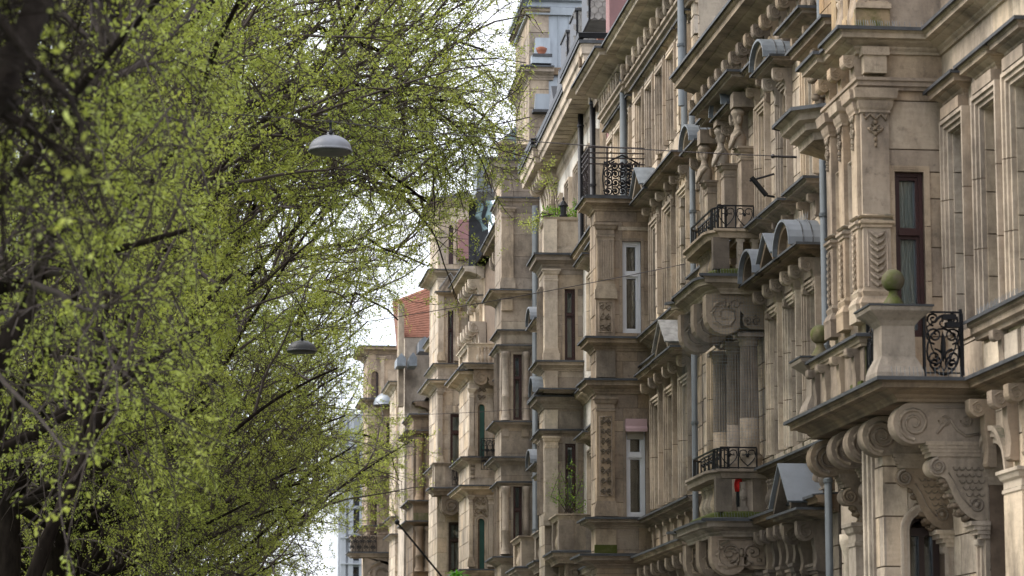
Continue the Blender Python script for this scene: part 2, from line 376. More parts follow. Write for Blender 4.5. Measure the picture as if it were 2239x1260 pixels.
def window(root, face, u0, u1, z0, z1, wood, rec=.22, tr=.36, mull=False, curt=.5, fw=.07, name='window', open_=False):
    m = MB(face); a, b = -rec-.05, -rec+.02
    m.box(u0, u0+fw, a, b, z0, z1); m.box(u1-fw, u1, a, b, z0, z1); m.box(u0+fw, u1-fw, a, b, z0, z0+fw); m.box(u0+fw, u1-fw, a, b, z1-fw, z1)
    zt = z1-(z1-z0)*tr
    m.box(u0+fw, u1-fw, a, b+.03, zt-fw*.6, zt+fw*.6)
    if mull: m.box((u0+u1)/2-.035, (u0+u1)/2+.035, a, b+.015, z0+fw, zt-fw*.6)
    for za, zb in ((z0+fw, zt-fw*.6), (zt+fw*.6, z1-fw)):      # the sash inside the frame
        for q0, q1, q2, q3 in ((u0+fw, u0+fw+.035, za, zb), (u1-fw-.035, u1-fw, za, zb), (u0+fw+.035, u1-fw-.035, za, za+.04), (u0+fw+.035, u1-fw-.035, zb-.04, zb)):
            m.box(q0, q1, a-.012, b-.025, q2, q3)
    o = m.build(name, wood, root)
    if rec > .15: reveal(root, face, u0, u1, z0, z1, rec-.02, M['sandp'])
    for za, zb in ((z0+fw, zt-fw*.6), (zt+fw*.6, z1-fw)):
        MB(face).box(u0+fw, u1-fw, a-.02, a-.014, za, zb).build('pane', M['glass'], o)
    if curt > 0:
        c = MB(face); k = 14; w = (u1-u0-2*fw)*curt
        for uu in (u0+fw, u1-fw-w):
            vs = [(uu+w*i/k, a-.12-.025*math.sin(i*2.3), z) for i in range(k+1) for z in (z0+fw, z1-fw)]
            vs2 = [(q[0], q[1]-.004, q[2]) for q in vs]
            c.add(vs+vs2, [(2*i, 2*i+1, 2*i+3, 2*i+2) for i in range(k)]+[(2*(k+1)+2*i, 2*(k+1)+2*i+1, 2*(k+1)+2*i+3, 2*(k+1)+2*i+2) for i in range(k)])
        c.build('curtain', M['curtain'], o, True)
    return o
def reveal(root, face, u0, u1, z0, z1, rec, mt):
    m = MB(face); k = max(1, round((z1-z0)/.55)); h = (z1-z0)/k
    for i in range(k):
        for a, b in ((u0-.004, u0+.022), (u1-.022, u1+.004)): m.box(a, b, -rec, -.004, z0+i*h+.007, z0+(i+1)*h-.007)
    m.box(u0, u1, -rec, -.004, z1-.022, z1+.004)
    return m.build('reveal', mt, root, kind='stuff')
def surround(root, face, u0, u1, z0, z1, w=.15, n=.09, mt=None, bottom=False, ears=False, name='window_surround'):
    mt = mt or M['sandp']; m = MB(face); jo = MB(face)
    for i, (a, b) in enumerate(((0, .35), (.35, .7), (.7, 1.))):
        q = n*(.45, .75, 1.)[i]
        for sg, ue in ((-1, u0), (1, u1)):
            x0, x1 = sorted((ue+sg*w*a, ue+sg*w*b)); k = max(1, round((z1-z0)/.8)); h = (z1-z0)/k
            for j in range(k): m.box(x0, x1, -.01, q, z0+j*h+(.007 if j else 0), z0+(j+1)*h-(.007 if j < k-1 else -w*b))
            jo.box(x0+.002, x1-.002, -.01, q-.012, z0+.01, z1)
        m.box(u0-w*a, u1+w*a, -.01, q, z1+w*a, z1+w*b)
    if bottom: m.box(u0-w-.04, u1+w+.04, -.01, n+.08, z0-.12, z0)
    o = m.build(name, mt, root); jo.build('joint', M['mortar'], o); return o
def cap(root, face, u0, u1, z0, z1, d, mt, name='window_cornice'):
    o = cornice(root, [(u0, 0), (u0, .03), (u1, .03), (u1, 0)], z0, z1, d, mt, face=face, name=name); return o
def bracket(root, face, uc, w, z0, z1, d, mt, name='bracket'):
    h = z1-z0; r = d*.32
    pts = [(0, z1), (d, z1)]
    pts += [(d-r+r*math.cos(a), z1-r*1.1+r*math.sin(a)) for a in [0-i*.35 for i in range(8)]]
    pts += [(d*.42, z1-h*.45), (d*.34, z1-h*.62), (d*.32, z1-h*.75)]
    r2 = d*.16; pts += [(d*.22+r2*math.cos(a), z0+r2+r2*math.sin(a)) for a in (.6, 0, -.7, -1.4)]
    pts += [(0, z0)]
    m = MB(face).extr_nz(pts, uc-w/2, uc+w/2)
    for sg in (-1, 1):
        sp = spiral(d-r, z1-r*1.1, r*.8, 1.6, PI/2, -1, 14)
        m.tube([(uc+sg*w/2, q[0], q[2]) for q in sp], [r*.14*(1-.4*i/14) for i in range(15)], 4)
    return m.build(name, mt, root, False)
def seg_hood(root, face, u0, u1, z0, d, rise, mt, metal, name='arched_hood'):
    cx = (u0+u1)/2; hw = (u1-u0)/2; k = 12
    arc = [(cx-hw*math.cos(PI*i/k), z0+.16+rise*math.sin(PI*i/k)) for i in range(k+1)]
    o = cap(root, face, u0+.06, u1-.06, z0, z0+.16, d-.05, mt, name)
    MB(face).extr_uz(arc, 0, d*.75).build('tympanum', mt, o)
    m = MB(face); m.strip_uz([(a, b+.005) for a, b in arc], 0, d, .10); m.build('arch_moulding', mt, o)
    m = MB(face); m.strip_uz([(cx-(hw+.105)*math.cos(PI*i/k), z0+.16+(rise+.105)*math.sin(PI*i/k)) for i in range(k+1)], 0, d+.06, .02)
    m.strip_uz([(cx-(hw+.09)*math.cos(PI*i/k), z0+.16+(rise+.09)*math.sin(PI*i/k)) for i in range(k+1)], d+.062, d+.075, .035)
    m.build('metal_hood', metal, o)
    for q in (.33, .66):
        MB(face).tube([(cx-(hw+.128)*math.cos(PI*i/k), d*q, z0+.16+(rise+.128)*math.sin(PI*i/k)) for i in range(k+1)], .010, 4).build('metal_seam', M['lead'], o)
    relief(o, face, cx-hw*.5, cx+hw*.5, z0+.2, z0+.12+rise*.8, d*.75, M['carved'], 5, frame=False)
    return o
def tri_hood(root, face, u0, u1, z0, d, rise, mt, metal, name='gabled_hood'):
    cx = (u0+u1)/2
    o = cap(root, face, u0+.06, u1-.06, z0, z0+.16, d-.05, mt, name)
    MB(face).extr_uz([(u0, z0+.16), (u1, z0+.16), (cx, z0+.16+rise)], 0, d*.65).build('tympanum', mt, o)
    m = MB(face)
    for sg in (-1, 1):
        e = u0 if sg < 0 else u1
        m.extr_uz([(e-.0, z0+.165), (cx, z0+.165+rise), (cx, z0+.29+rise), (e+sg*.05, z0+.25)], 0, d)
    m.build('raking_moulding', mt, o)
    m = MB(face)
    for sg in (-1, 1):
        e = u0 if sg < 0 else u1
        m.extr_uz([(e+sg*.07, z0+.255), (cx, z0+.295+rise), (cx, z0+.325+rise), (e+sg*.09, z0+.28)], 0, d+.06)
    m.build('metal_hood', metal, o)
    return o
def arch_open(root, face, u0, u1, z0, zs, rec, mt, wood, n=.1, w=.2, top=.35):
    """round-arched opening from springing zs: spandrel, moulded archivolt, reveal and door or window"""
    cx = (u0+u1)/2; r = (u1-u0)/2; k = 16
    arc = [(cx-r*math.cos(PI*i/k), zs+r*math.sin(PI*i/k)) for i in range(k+1)]
    m = MB(face)
    for i in range(k):
        a, b = arc[i], arc[i+1]; m.extr_uz([a, b, (b[0], zs+r+top), (a[0], zs+r+top)], -.33, 0)
    o = m.build('arch', mt, root)
    for q, (w0, w1, nn) in enumerate(((0, .35, .4), (.35, .7, .7), (.7, 1, 1.))):
        m = MB(face)
        ln = [(cx-(r+w*w0)*math.cos(PI*i/k), zs+(r+w*w0)*math.sin(PI*i/k)) for i in range(k+1)]
        lo = [(cx-(r+w*w1)*math.cos(PI*i/k), zs+(r+w*w1)*math.sin(PI*i/k)) for i in range(k+1)]
        for i in range(k): m.extr_uz([ln[i], ln[i+1], lo[i+1], lo[i]], -.01, n*nn)
        for sg, e in ((-1, u0), (1, u1)):
            x0, x1 = sorted((e+sg*w*w0, e+sg*w*w1)); m.box(x0, x1, -.01, n*nn, z0, zs)
        m.build('archivolt', mt, o)
    m = MB(face)
    fw = .08; inn = [(cx-(r-fw)*math.cos(PI*i/k), zs+(r-fw)*math.sin(PI*i/k)) for i in range(k+1)]
    for i in range(k): m.extr_uz([arc[i], arc[i+1], inn[i+1], inn[i]], -rec-.05, -rec+.02)
    m.box(u0, u0+fw, -rec-.05, -rec+.02, z0, zs); m.box(u1-fw, u1, -rec-.05, -rec+.02, z0, zs)
    m.box(u0+fw, u1-fw, -rec-.05, -rec+.03, zs-.05, zs+.05); m.box(cx-.035, cx+.035, -rec-.05, -rec+.025, z0, zs-.05)
    wo = m.build('window', wood, root)
    MB(face).extr_uz([(u0, z0)]+inn+[(u1, z0)], -rec-.07, -rec-.06).build('pane', M['glass'], wo)
    return o
BAL = [(.075, 0), (.075, .05), (.04, .07), (.055, .16), (.085, .30), (.08, .42), (.045, .62), (.035, .75), (.055, .82), (.055, .86), (.035, .88), (.07, .93), (.07, 1.)]
bal_mesh = {}
def balusters(root, face, u0, u1, n, z0, z1, k, mt, fat=1.):
    key = (round(z1-z0, 2), mt.name, fat)
    if key not in bal_mesh:
        bal_mesh[key] = MB().lathe(0, 0, [(r*fat, z*(z1-z0)) for r, z in BAL], 10).mesh('baluster', mt, True)
    for i in range(k):
        q = MB(face).P(u0+(u1-u0)*(i+.5)/k, n, z0); inst(bal_mesh[key], 'baluster', root, q)
def heart(m, cu, z0, h, w, n, r=.009):
    for sg in (-1, 1):
        pts = [(cu, n, z0)]
        for i in range(9): a = i/8; pts.append((cu+sg*w*.5*math.sin(a*PI*.62)*1.0, n, z0+h*.95*a*.86))
        pts += [(cu+sg*(w*.27+w*.23*math.cos(t)), n, z0+h*.80+h*.16*math.sin(t)) for t in (.3, .9, 1.5, 2.1, 2.8, 3.5, 4.2, 5.)]
        pts += [(cu+sg*w*.28, n, z0+h*.74)]
        m.tube(pts, r, 4)
    m.blob(cu, n, z0+h*.62, .03, .02, .03, 6, 4)
def rail_panel(root, face, u0, u1, n, z0, z1, k, mt, style='heart', name='iron_railing'):
    m = MB(face)
    m.box(u0, u1, n-.015, n+.015, z1-.022, z1); m.box(u0, u1, n-.009, n+.009, z0+.02, z0+.038)
    for i in range(k+1):
        u = u0+(u1-u0)*i/k; m.box(u-.010, u+.010, n-.010, n+.010, z0, z1-.022)
    w = (u1-u0)/k
    for i in range(k):
        if style == 'heart': heart(m, u0+w*(i+.5), z0+.06, z1-z0-.1, w*.86, n)
        elif style == 'bars':
            for q in range(1, 5): m.box(u0+w*(i+q/5)-.007, u0+w*(i+q/5)+.007, n-.007, n+.007, z0+.04, z1-.03)
        else:
            cu = u0+w*(i+.5); h = z1-z0
            for zz, rr in ((.28, .2), (.62, .2)):
                for sg in (-1, 1): m.tube(spiral(cu+sg*w*.23, z0+h*zz, min(w*.22, h*rr), 1.7, PI/2 if zz < .5 else -PI/2, sg, 18, n), .012, 4)
            m.tube(spiral(cu, z0+h*.82, h*.13, 1.3, 0, 1, 14, n), .011, 4); m.blob(cu, n, z0+h*.45, w*.07, .03, h*.2, 6, 5)
            for sg in (-1, 1): m.tube([(cu, n, z0+.05), (cu+sg*w*.3, n, z0+h*.42), (cu+sg*w*.42, n, z0+h*.75), (cu, n, z1-.05)], .010, 4)
    return m.build(name, mt, root)
def spikes(root, face, u0, u1, n, z, k, h=.11):
    m = MB(face)
    for i in range(k):
        u = u0+(u1-u0)*i/k; m.tube([(u, n, z), (u+.01, n+.02*((i % 3)-1), z+h)], .003, 3)
    m.build('bird_spikes', M['zinc'], root, kind='stuff')
def pipe(root, s, p, z0, z1, r=.065, mt=None):
    o = MB().tube([(s, p, z0), (s, p, z1)], r, 12).build('drainpipe', mt or M['pipe'], root, True)
    for q in np.arange(z0+1.1, z1, 1.9):
        MB().lathe(s, p, [(r+.002, q), (r+.014, q), (r+.014, q+.05), (r+.002, q+.05)], 12).build('pipe_collar', mt or M['pipe'], o)
    return o
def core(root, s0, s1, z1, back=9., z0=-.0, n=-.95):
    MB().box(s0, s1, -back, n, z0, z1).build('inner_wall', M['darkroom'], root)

# ================================================================ the street
def sheet(name, x0, x1, y0, y1, z0, z1, mt, kind='structure'):
    m = MB(); m.v = [(x0, y0, z0), (x1, y0, z0), (x1, y1, z0), (x0, y1, z0), (x0, y0, z1), (x1, y0, z1), (x1, y1, z1), (x0, y1, z1)]
    m.f = [(0, 1, 2, 3), (4, 5, 6, 7), (0, 1, 5, 4), (1, 2, 6, 5), (2, 3, 7, 6), (3, 0, 4, 7)]
    return m.build(name, mt, kind=kind)
sheet('ground', -900, 900, -300, 1600, -1, -.12, M['grass'])
sheet('road', 1.2, 6.0, -20, 300, -.11, 0, M['asphalt'])
sheet('pavement', 6.15, 9.15, -20, 300, -.11, .12, M['paving'])
sheet('kerb', 6.0, 6.148, -20, 300, -.11, .13, M['kerb'])
sheet('promenade_path', -2.5, 1.0, -20, 300, -.11, .03, M['paving'])
sheet('kerb', 1.0, 1.19, -20, 300, -.11, .12, M['kerb'])

FA = Frame((9.3, 0), 0, 0)
FC = Frame(FA.pt(50.45, 0), 50.45, .011)
FD = Frame(FC.pt(59.41, 0), 59.41, .030)
FE = Frame(FD.pt(78.82, 0), 78.82, .020)
FG = Frame((9.9, 0), 0, 0)
def loose(o, F):                                          # a thing of its own built in a facade frame
    o.location = (F.O[0], F.O[1], 0); o.rotation_euler = (0, 0, -F.th); return o

# ---------------------------------------------------------------- building A (nearest)
A = building(FA, 'sandstone_house', 'nearest ochre sandstone house with huge scroll consoles under a balcony, at the right edge')
s0 = 34.02; NA = Face('near', s0); FO = Face('front', .98)
za = lambda y, s=34.02: FA.pz(1960, y, s)[1]
pa = lambda x, s=34.02: FA.pz(x, 500, s)[0]
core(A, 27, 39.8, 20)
w1f = FA.sz(2084, 400)[0]; w2f = FA.sz(2155, 400)[0]; w3f = w2f-1.25
zt = FA.sz(2095, 280, 0)[1]; zsill = 6.35
ar0, ar1 = FA.sz(2194, 1100)[0]-.25, FA.sz(2160, 1100)[0]
wins = [(w1f-.72, w1f, zsill, zt), (w2f-.72, w2f, zsill, zt), (w3f-.72, w3f, zsill, zt)]
az = FA.sz(2160, 1060, 0)[1]
garch = (ar0, ar1, .8, az+(ar1-ar0)/2+.35)
ashlar(A, FRONT, 30.2, 34.1, 3.0, 5.4, [garch], .46, .9, M['sandp'], seed=3)
ashlar(A, FRONT, 30.2, 34.1, 5.66, 9.9, [(a, b, z0+.0, z1) for a, b, z0, z1 in wins], .52, .8, M['sandp'], seed=4)
ashlar(A, FRONT, 30.2, 34.1, 10.2, 12.6, [], .5, .9, M['sand'], seed=5)
ashlar(A, FRONT, 35.75, 39.85, 5.4, 14.0, [(38.0, 38.8, 6.2, 8.4), (38.0, 38.8, 10.6, 12.6)], .48, .8, M['sand'], seed=6)
ashlar(A, FRONT, 27, 30.2, 0, 14, [], 1.2, 1.6, M['sandp'], seed=7, zmin=99)
arch_open(A, FRONT, ar0, ar1, .8, az, .3, M['sandp'], M['brownwood'], w=.2)
pilaster(A, FRONT, ar0-.95, ar0-.25, .2, az+.05, .14, M['sandp'], cap=.25, base=.4)
for i, (a, b, z0, z1) in enumerate(wins):
    window(A, FRONT, a, b, z0, z1, M['brownwood'], rec=.3)
    surround(A, FRONT, a, b, z0, z1, .15, .12, M['sandp'])
    MB().box(a-.02, b+.02, -.30, .02, z0-.1, z0-.0).build('window_sill', M['sand'], A)
    cap(A, FRONT, a-.02, b+.02, zt+.30, zt+.56, .21, M['sand'])
    MB().box(a-.04, b+.04, -.01, .13, zt+.16, zt+.30).build('frieze', M['sand'], A)
# string cornice, balcony slab, main cornice
SLAB = [(27, 0), (32.43, 0), (32.43, 1.02), (36.9, 1.02), (36.9, 0), (39.85, 0)]
cornice(A, SLAB, 5.40, 5.66, .30, M['grimy'])
MB().box(32.45, 36.88, 0, 1.0, 5.41, 5.655).build('balcony_slab', M['soot'], A)
cornice(A, [(27, 0), (32.45, 0)], 6.12, 6.35, .20, M['sand'], BAND, name='parapet_rail')
for k in range(3): MB().box(30.2+.75*k, 30.8+.75*k, -.01, .05, 5.74, 6.06).build('parapet_panel', M['sandp'], A)
bracket(A, FRONT, 31.55, .16, 5.70, 6.12, .18, M['sand'])
z72 = za(72)
MAIN = [(27, 0), (s0, 0), (s0, 1.04), (34.42, 1.04), (34.42, .96), (35.4, .96), (35.4, 1.04), (35.75, 1.04), (35.75, 0), (39.85, 0)]
cornice(A, MAIN, z72-.28, z72, .30, M['sand'])
MB().box(27, s0, -.3, .0, z72-1.0, z72-.2).build('frieze', M['sandp'], A)
cornice(A, [(s0, 0), (s0, .99), (35.75, .99), (35.75, 0)], za(200), za(172), .12, M['sand'], BAND, False, name='architrave')
# oriel
wx0, wx1, wy0, wy1 = pa(2022), pa(1958), za(735), za(375)
op = [(wx0, wx1, wy0, wy1)]
op = [(min(wx0, wx1), max(wx0, wx1), wy0, wy1)]
ashlar(A, NA, 0, .98, 5.66, z72-.25, op, .62, .75, M['sand'], seed=8, joint=.016)
ashlar(A, FO, s0, 35.75, 5.66, z72-.25, [(34.42, 34.70, 6.2, 8.6), (35.10, 35.38, 6.2, 8.6)], .55, .5, M['sandp'], seed=9)
ashlar(A, Face('near', 35.75-.33), 0, .98, 5.66, z72-.25, [], 1, 1, M['sand'], seed=10, zmin=99)
ashlar(A, NA, 0, .88, z72, z72+2.6, [], .5, .7, M['sand'], seed=11)
ashlar(A, Face('front', .88), s0, 35.75, z72, z72+2.6, [], .5, .7, M['sando'], seed=12)
MB().box(s0+.05, 35.7, 0, .95, z72-.06, z72-.01).build('oriel_roof', M['soot'], A)
window(A, NA, op[0][0], op[0][1], wy0, wy1, M['redwood'], rec=.10, tr=.37, curt=.5, fw=.05)
surround(A, NA, op[0][0], op[0][1], wy0, wy1, .07, .02, M['sand'])
for a, b in ((34.42, 34.70), (35.10, 35.38)):
    window(A, FO, a, b, 6.2, 8.6, M['redwood'], rec=.2); surround(A, FO, a, b, 6.2, 8.6, .04, .05, M['sandp'])
pl0, pl1 = pa(1945), pa(1885)
P1 = MB(NA)
def oriel_pil(face, u0, u1, n):
    """three-part pilaster: moulded base, carved lower shaft, band, plain upper shaft, pendant carving, capital"""
    z = [za(705), za(640), za(500), za(475), za(250), za(200)]
    o = MB(face).box(u0, u1, -.01, n, z[1], z[4]).build('pilaster', M['sand'], A)
    b = MB(face).box(u0-.05, u1+.05, -.01, n+.05, z[0], z[0]+.18)
    b.sweep([(u0, 0), (u0, n), (u1, n), (u1, 0)], [(-.01, z[0]+.18), (.05, z[0]+.18), (.06, z[0]+.22), (.04, z[0]+.27), (.015, z[0]+.31), (.03, z[1]), (.0, z[1]+.05), (-.01, z[1]+.05)])
    b.build('pilaster_base', M['sand'], o)
    MB(face).sweep([(u0, 0), (u0, n), (u1, n), (u1, 0)], [(-.01, z[2]), (.02, z[2]), (.02, z[2]+.03), (.045, z[2]+.05), (.045, z[2]+.08), (.0, z[3]-.03), (-.01, z[3]-.03)]).sweep([(u0, 0), (u0, n), (u1, n), (u1, 0)], [(-.01, z[3]-.025), (.02, z[3]-.02), (.04, z[3]), (-.01, z[3]+.03)]).build('shaft_band', M['sand'], o)
    h = z[5]-z[4]
    MB(face).sweep([(u0, 0), (u0, n), (u1, n), (u1, 0)], [(-.01, z[4]), (.02, z[4]), (.02, z[4]+.1*h), (.035, z[4]+.2*h), (.05, z[4]+.4*h), (.05, z[4]+.5*h), (.09, z[4]+.6*h), (.10, z[4]+.85*h), (.11, z[5]), (-.01, z[5])]).build('capital', M['sand'], o)
    w = u1-u0; c = (u0+u1)/2
    m = MB(face)                                         # husk drops on the lower shaft
    zz = z[2]-.09
    while zz > z[1]+.1:
        for sg in (-1, 1): m.tube([(c, n+.02, zz-.03), (c+sg*w*.16, n+.025, zz), (c+sg*w*.28, n+.02, zz+.045)], [.022, .018, .006], 4)
        m.blob(c, n+.01, zz-.02, .02, .025, .03, 6, 4); zz -= .085
    for a, b_ in ((u0+w*.13, u0+w*.17), (u1-w*.17, u1-w*.13)): m.box(a, b_, n-.01, n+.015, z[1]+.06, z[2]-.04)
    m.build('husk_carving', M['carved'], o, True)
    m = MB(face)                                         # pendant below the capital
    for sg in (-1, 1):
        m.tube([(c+sg*w*.42, n+.02, z[4]-.02), (c+sg*w*.36, n+.03, z[4]-.09), (c+sg*w*.2, n+.02, z[4]-.02), (c, n+.03, z[4]-.09)], .016, 4)
        m.tube(spiral(c+sg*w*.15, z[4]-.20, .05, 1, PI/2, sg, 10, n+.02), .013, 4)
        m.tube([(c, n+.02, z[4]-.26), (c+sg*w*.2, n+.02, z[4]-.23), (c+sg*w*.28, n+.02, z[4]-.19)], .014, 4)
    for q in range(5): m.blob(c, n+.01, z[4]-.12-.07*q, .035-.004*q, .035, .035, 6, 4)
    m.build('pendant_carving', M['carved'], o, True)
oriel_pil(NA, pl0, pl1, .06)
for a in (34.06, 34.76, 35.44): oriel_pil(FO, a, a+.27, .10)
for a in (34.06, 34.76, 35.44):
    bracket(A, FO, a+.13, .2, z72-.85, z72-.28, .24, M['sand'])
b2 = MB(NA); b2.box(pl0+.03, pl1-.03, 0, .14, za(166), za(118)); b2.box(pl0, pl1, 0, .17, za(128), za(110))
for q in range(3): b2.box(pl0+.06+q*.07, pl0+.09+q*.07, .13, .15, za(160), za(138))
b2.build('triglyph_block', M['sand'], A)
# attic parapet above the main cornice
u = MB(NA); u.box(pl0-.04, pl1+.05, -.01, .07, z72+.03, z72+.28); o = u.build('pedestal_base', M['mosslight'], A)
spikes(A, NA, pl0-.1, pl1+.1, .20, z72-.01, 18); spikes(A, NA, 0, pl0, .16, z72-.01, 10)
pilaster(A, NA, pl0, pl1, z72+.28, z72+2.5, .06, M['sand'], base=.1)
relief(A, NA, pl0+.05, pl1-.05, z72+.34, z72+.75, .06, M['carved'], 9, frame=False, name='cartouche')
for a in (34.1, 34.8, 35.45): pilaster(A, Face('front', .88), a, a+.26, z72+.05, z72+2.5, .1, M['sando'])
for a in (34.4, 35.1): balusters(A, Face('front', .94), a, a+.32, 0, z72+.05, z72+.8, 3, M['sand'])
# far side polygonal balcony of the second floor
pts = [(37.2, 0), (37.2, .45), (37.5, .82), (38.4, .82), (38.7, .45), (38.7, 0)]
zq = FA.sz(1715, 275, 1.0)[1]
cornice(A, pts, zq-.42, zq, .32, M['sandp'], [(-.05, 0), (.05, 0), (.1, .25), (.4, .3), (.45, .5), (.75, .58), (.8, .8), (1, .88), (1, .96), (-.05, 1)], name='oriel_base')
m = MB(); m.add([(q[0], q[1], zq-.41) for q in pts]+[(37.6, .0, zq-.75), (38.1, .0, zq-.75)], [(0, 1, 6), (1, 2, 6), (2, 3, 7, 6), (3, 4, 7), (4, 5, 7), (0, 1, 2, 3, 4, 5)]); m.build('oriel_underside', M['sand'], A)
m = MB(); top = [(37.3, 0), (37.3, .35), (37.55, .68), (38.3, .68), (38.6, .35), (38.6, 0)]
zz = zq+.06
vs = [(a, b+.15 if b else 0, zq-.01) for a, b in top]+[(a, b*.9, zq+.35) for a, b in top]+[(a, b*.75, zq+.85) for a, b in top]
m.add(vs, [(i+6*k, i+1+6*k, i+7+6*k, i+6+6*k) for k in range(2) for i in range(5)]+[(12, 13, 14, 15, 16, 17)]); m.build('oriel_roof', M['sando'], A)
cornice(A, [(36.9, 0), (36.9, .62), (38.6, .62), (38.6, 0)], zq+.85, zq+1.1, .25, M['sand'], name='upper_sill_cornice')
ashlar(A, Face('near', 36.95), 0, .5, zq+1.1, zq+3.4, [], .5, .6, M['sando'], seed=13)
ashlar(A, Face('front', .5), 36.95, 38.5, zq+1.1, zq+3.4, [], .5, .6, M['sando'], seed=14)
m = MB(); R = random.Random(4)
for q in range(26): m.blob(37.15+R.uniform(-.12, .12), .8+R.uniform(-.12, .12), zq+.75-.03*q+R.uniform(-.02, .02), R.uniform(.04, .08), R.uniform(.04, .08), R.uniform(.04, .07), 6, 4)
m.build('fruit_pendant', M['carved'], A, True)
# great consoles under the balcony
def big_console(sc, first=False):
    w = .27; zt_ = 5.40; P = FA.pz(1948, 900, 32.55)[0]
    k = [P, zt_]
    r = (zt_-FA.pz(1960, 972, 32.55)[1])/2; zb = zt_-2*r
    up = [(0, zt_), (P-r, zt_)]+[(P-r+r*math.cos(a), zt_-r+r*math.sin(a)) for a in [PI/2-i*PI/24 for i in range(25)]]+[(P-r*2.2, zb+.03), (0, zb+.03)]
    o = MB().extr_nz(up, sc-w/2, sc+w/2).build('console', M['carved'], A)
    m = MB()
    for sg in (-1, 1):
        n_ = sc+sg*(w/2+.005)
        sp = spiral(P-r*1.02, zt_-r, r*.80, 2.1, -PI/2, 1, 26); m.tube([(n_, a, c) for a, _, c in sp], [.026*(1-.5*i/26) for i in range(27)], 5)
        x = P-2.1*r; m.tube([(n_, x, zt_-r*1.5), (n_, x-.08, zt_-r*1.1), (n_, x-.16, zt_-r*.8), (n_, x-.24, zt_-r*1.3), (n_, x-.34, zt_-r*1.6), (n_, max(.02, x-.5), zt_-r*1.5)], .018, 5)
        for c in (x-.10, x-.36):
            sp = spiral(max(.08, c), zt_-r*.85, .075, 1.5, 0, -1, 14); m.tube([(n_, a, q) for a, _, q in sp], .013, 4)
        m.box(n_-.006, n_+.006, 0, P-2*r, zt_-.07, zt_-.045)
    m.build('volute_carving', M['carved'], o, True)
    z1 = zb+.03; fil = MB()
    P2 = P-1.55*r
    for q, (dp, dz) in enumerate(((0, .045), (.02, .04), (.035, .04), (.06, .05))):
        fil.box(sc-w/2-.035+.007*q, sc+w/2+.035-.007*q, 0, P2-dp, z1-dz, z1); z1 -= dz
    fil.build('console_fillet', M['carved'], o)
    zb2 = za(1140, 32.55); H = z1-zb2; L = P2-.03; r1 = L*.165
    S = [(0, z1), (L-r1, z1)]+[(L-r1+r1*math.cos(a), z1-r1+r1*math.sin(a)) for a in [PI/2-i*.21 for i in range(17)]]
    S += [(L*.72, z1-H*.34), (L*.66, z1-H*.44), (L*.60, z1-H*.58), (L*.53, z1-H*.72), (L*.44, z1-H*.84), (L*.33, z1-H*.93), (L*.20, zb2+.01), (L*.09, zb2), (0, zb2+.03)]
    MB().extr_nz(S, sc-w/2, sc+w/2).build('lower_scroll', M['carved'], o)
    m = MB()
    for sg in (-1, 1):
        n_ = sc+sg*(w/2+.004)
        sp = spiral(L-r1, z1-r1, r1*.85, 2.0, PI/2, -1, 24); m.tube([(n_, a, c) for a, _, c in sp], [.022*(1-.5*i/24) for i in range(25)], 5)
        sp = [(.13+.07*math.cos(a), zb2+.19+.07*math.sin(a)) for a in np.linspace(0, 2*PI, 14)]; m.tube([(n_, a, c) for a, c in sp], .014, 4); m.blob(n_, .13, zb2+.19, .03, .035, .035)
        for row in range(6):                              # fish scales
            zz = z1-.12-row*.075; p_hi = L*(.58-.045*row)
            p_ = .07+(.035 if row % 2 else 0)
            while p_ < p_hi: m.tube([(n_, p_+.034*math.cos(a), zz+.034*math.sin(a)) for a in (0, -.6, -1.2, -1.9, -2.5, -PI)], .008, 4); p_ += .075
        m.tube([(n_, L*.66, z1-r1*1.6), (n_, L*.56, z1-H*.40), (n_, L*.45, z1-H*.62), (n_, L*.30, z1-H*.78)], .010, 4)
    m.build('scale_carving', M['carved'], o, True, kind='stuff')
    m = MB(); R = random.Random(int(sc*10))
    for q in range(16):                                   # acanthus running down the underside
        t = q/15; i = min(8, int(t*8)); a = S[19+i] if 19+i < len(S)-1 else S[-2]
        for sg in (-1, 0, 1): m.blob(sc+sg*w*.3, a[0]+R.uniform(-.02, .02), a[1]-.01+R.uniform(-.02, .01), .045, .05, .035, 6, 4)
    m.build('acanthus_carving', M['soot'], o, True)
    g = MB(); zz = zb2
    for q, (dp, dz) in enumerate(((.22, .05), (.18, .05), (.14, .05), (.10, .05))): g.box(sc-w/2-.06+.015*q, sc+w/2+.06-.015*q, -.01, dp, zz-dz, zz); zz -= dz
    g.build('console_corbel', M['sandp'], o)
    bracket(o, FRONT, sc, .16, zz-.45, zz, .12, M['sandp'])
    return o
for x in (1948, 1880, 1848, 1812, 1767): big_console(FA.sz(x, 930, 1.09)[0])
# ground floor bay behind the consoles
g0, g1 = pa(2050), pa(1974); NG = Face('near', s0)
zs_ = za(1160); gop = (g0, g1, .8, zs_+(g1-g0)/2+.35)
PG = .84
ashlar(A, NG, 0, PG, 3.0, 5.4, [gop], .62, .9, M['sandp'], seed=15)
ashlar(A, Face('front', PG), s0, 34.95, 3.0, 5.4, [], .62, .5, M['sandp'], seed=16)
ashlar(A, Face('near', 34.62), 0, PG, 0, 5.4, [], 3, 3, M['sandp'], zmin=99)
for q in range(3): MB().box(34.42+.1*q, 34.50+.1*q, PG-.01, PG+.03+.03*q, 1, 5.1).build('moulded_jamb', M['sandp'], A)
arch_open(A, NG, g0, g1, .8, zs_, .28, M['sandp'], M['brownwood'], n=.05, w=.11)
agf = (37.3, 38.2, .8, 4.9); ashlar(A, FRONT, 34.9, 39.85, 3.0, 5.4, [agf], .5, .8, M['sandp'], seed=19)
arch_open(A, FRONT, 37.3, 38.2, .8, 4.3, .3, M['sandp'], M['brownwood'], w=.2)
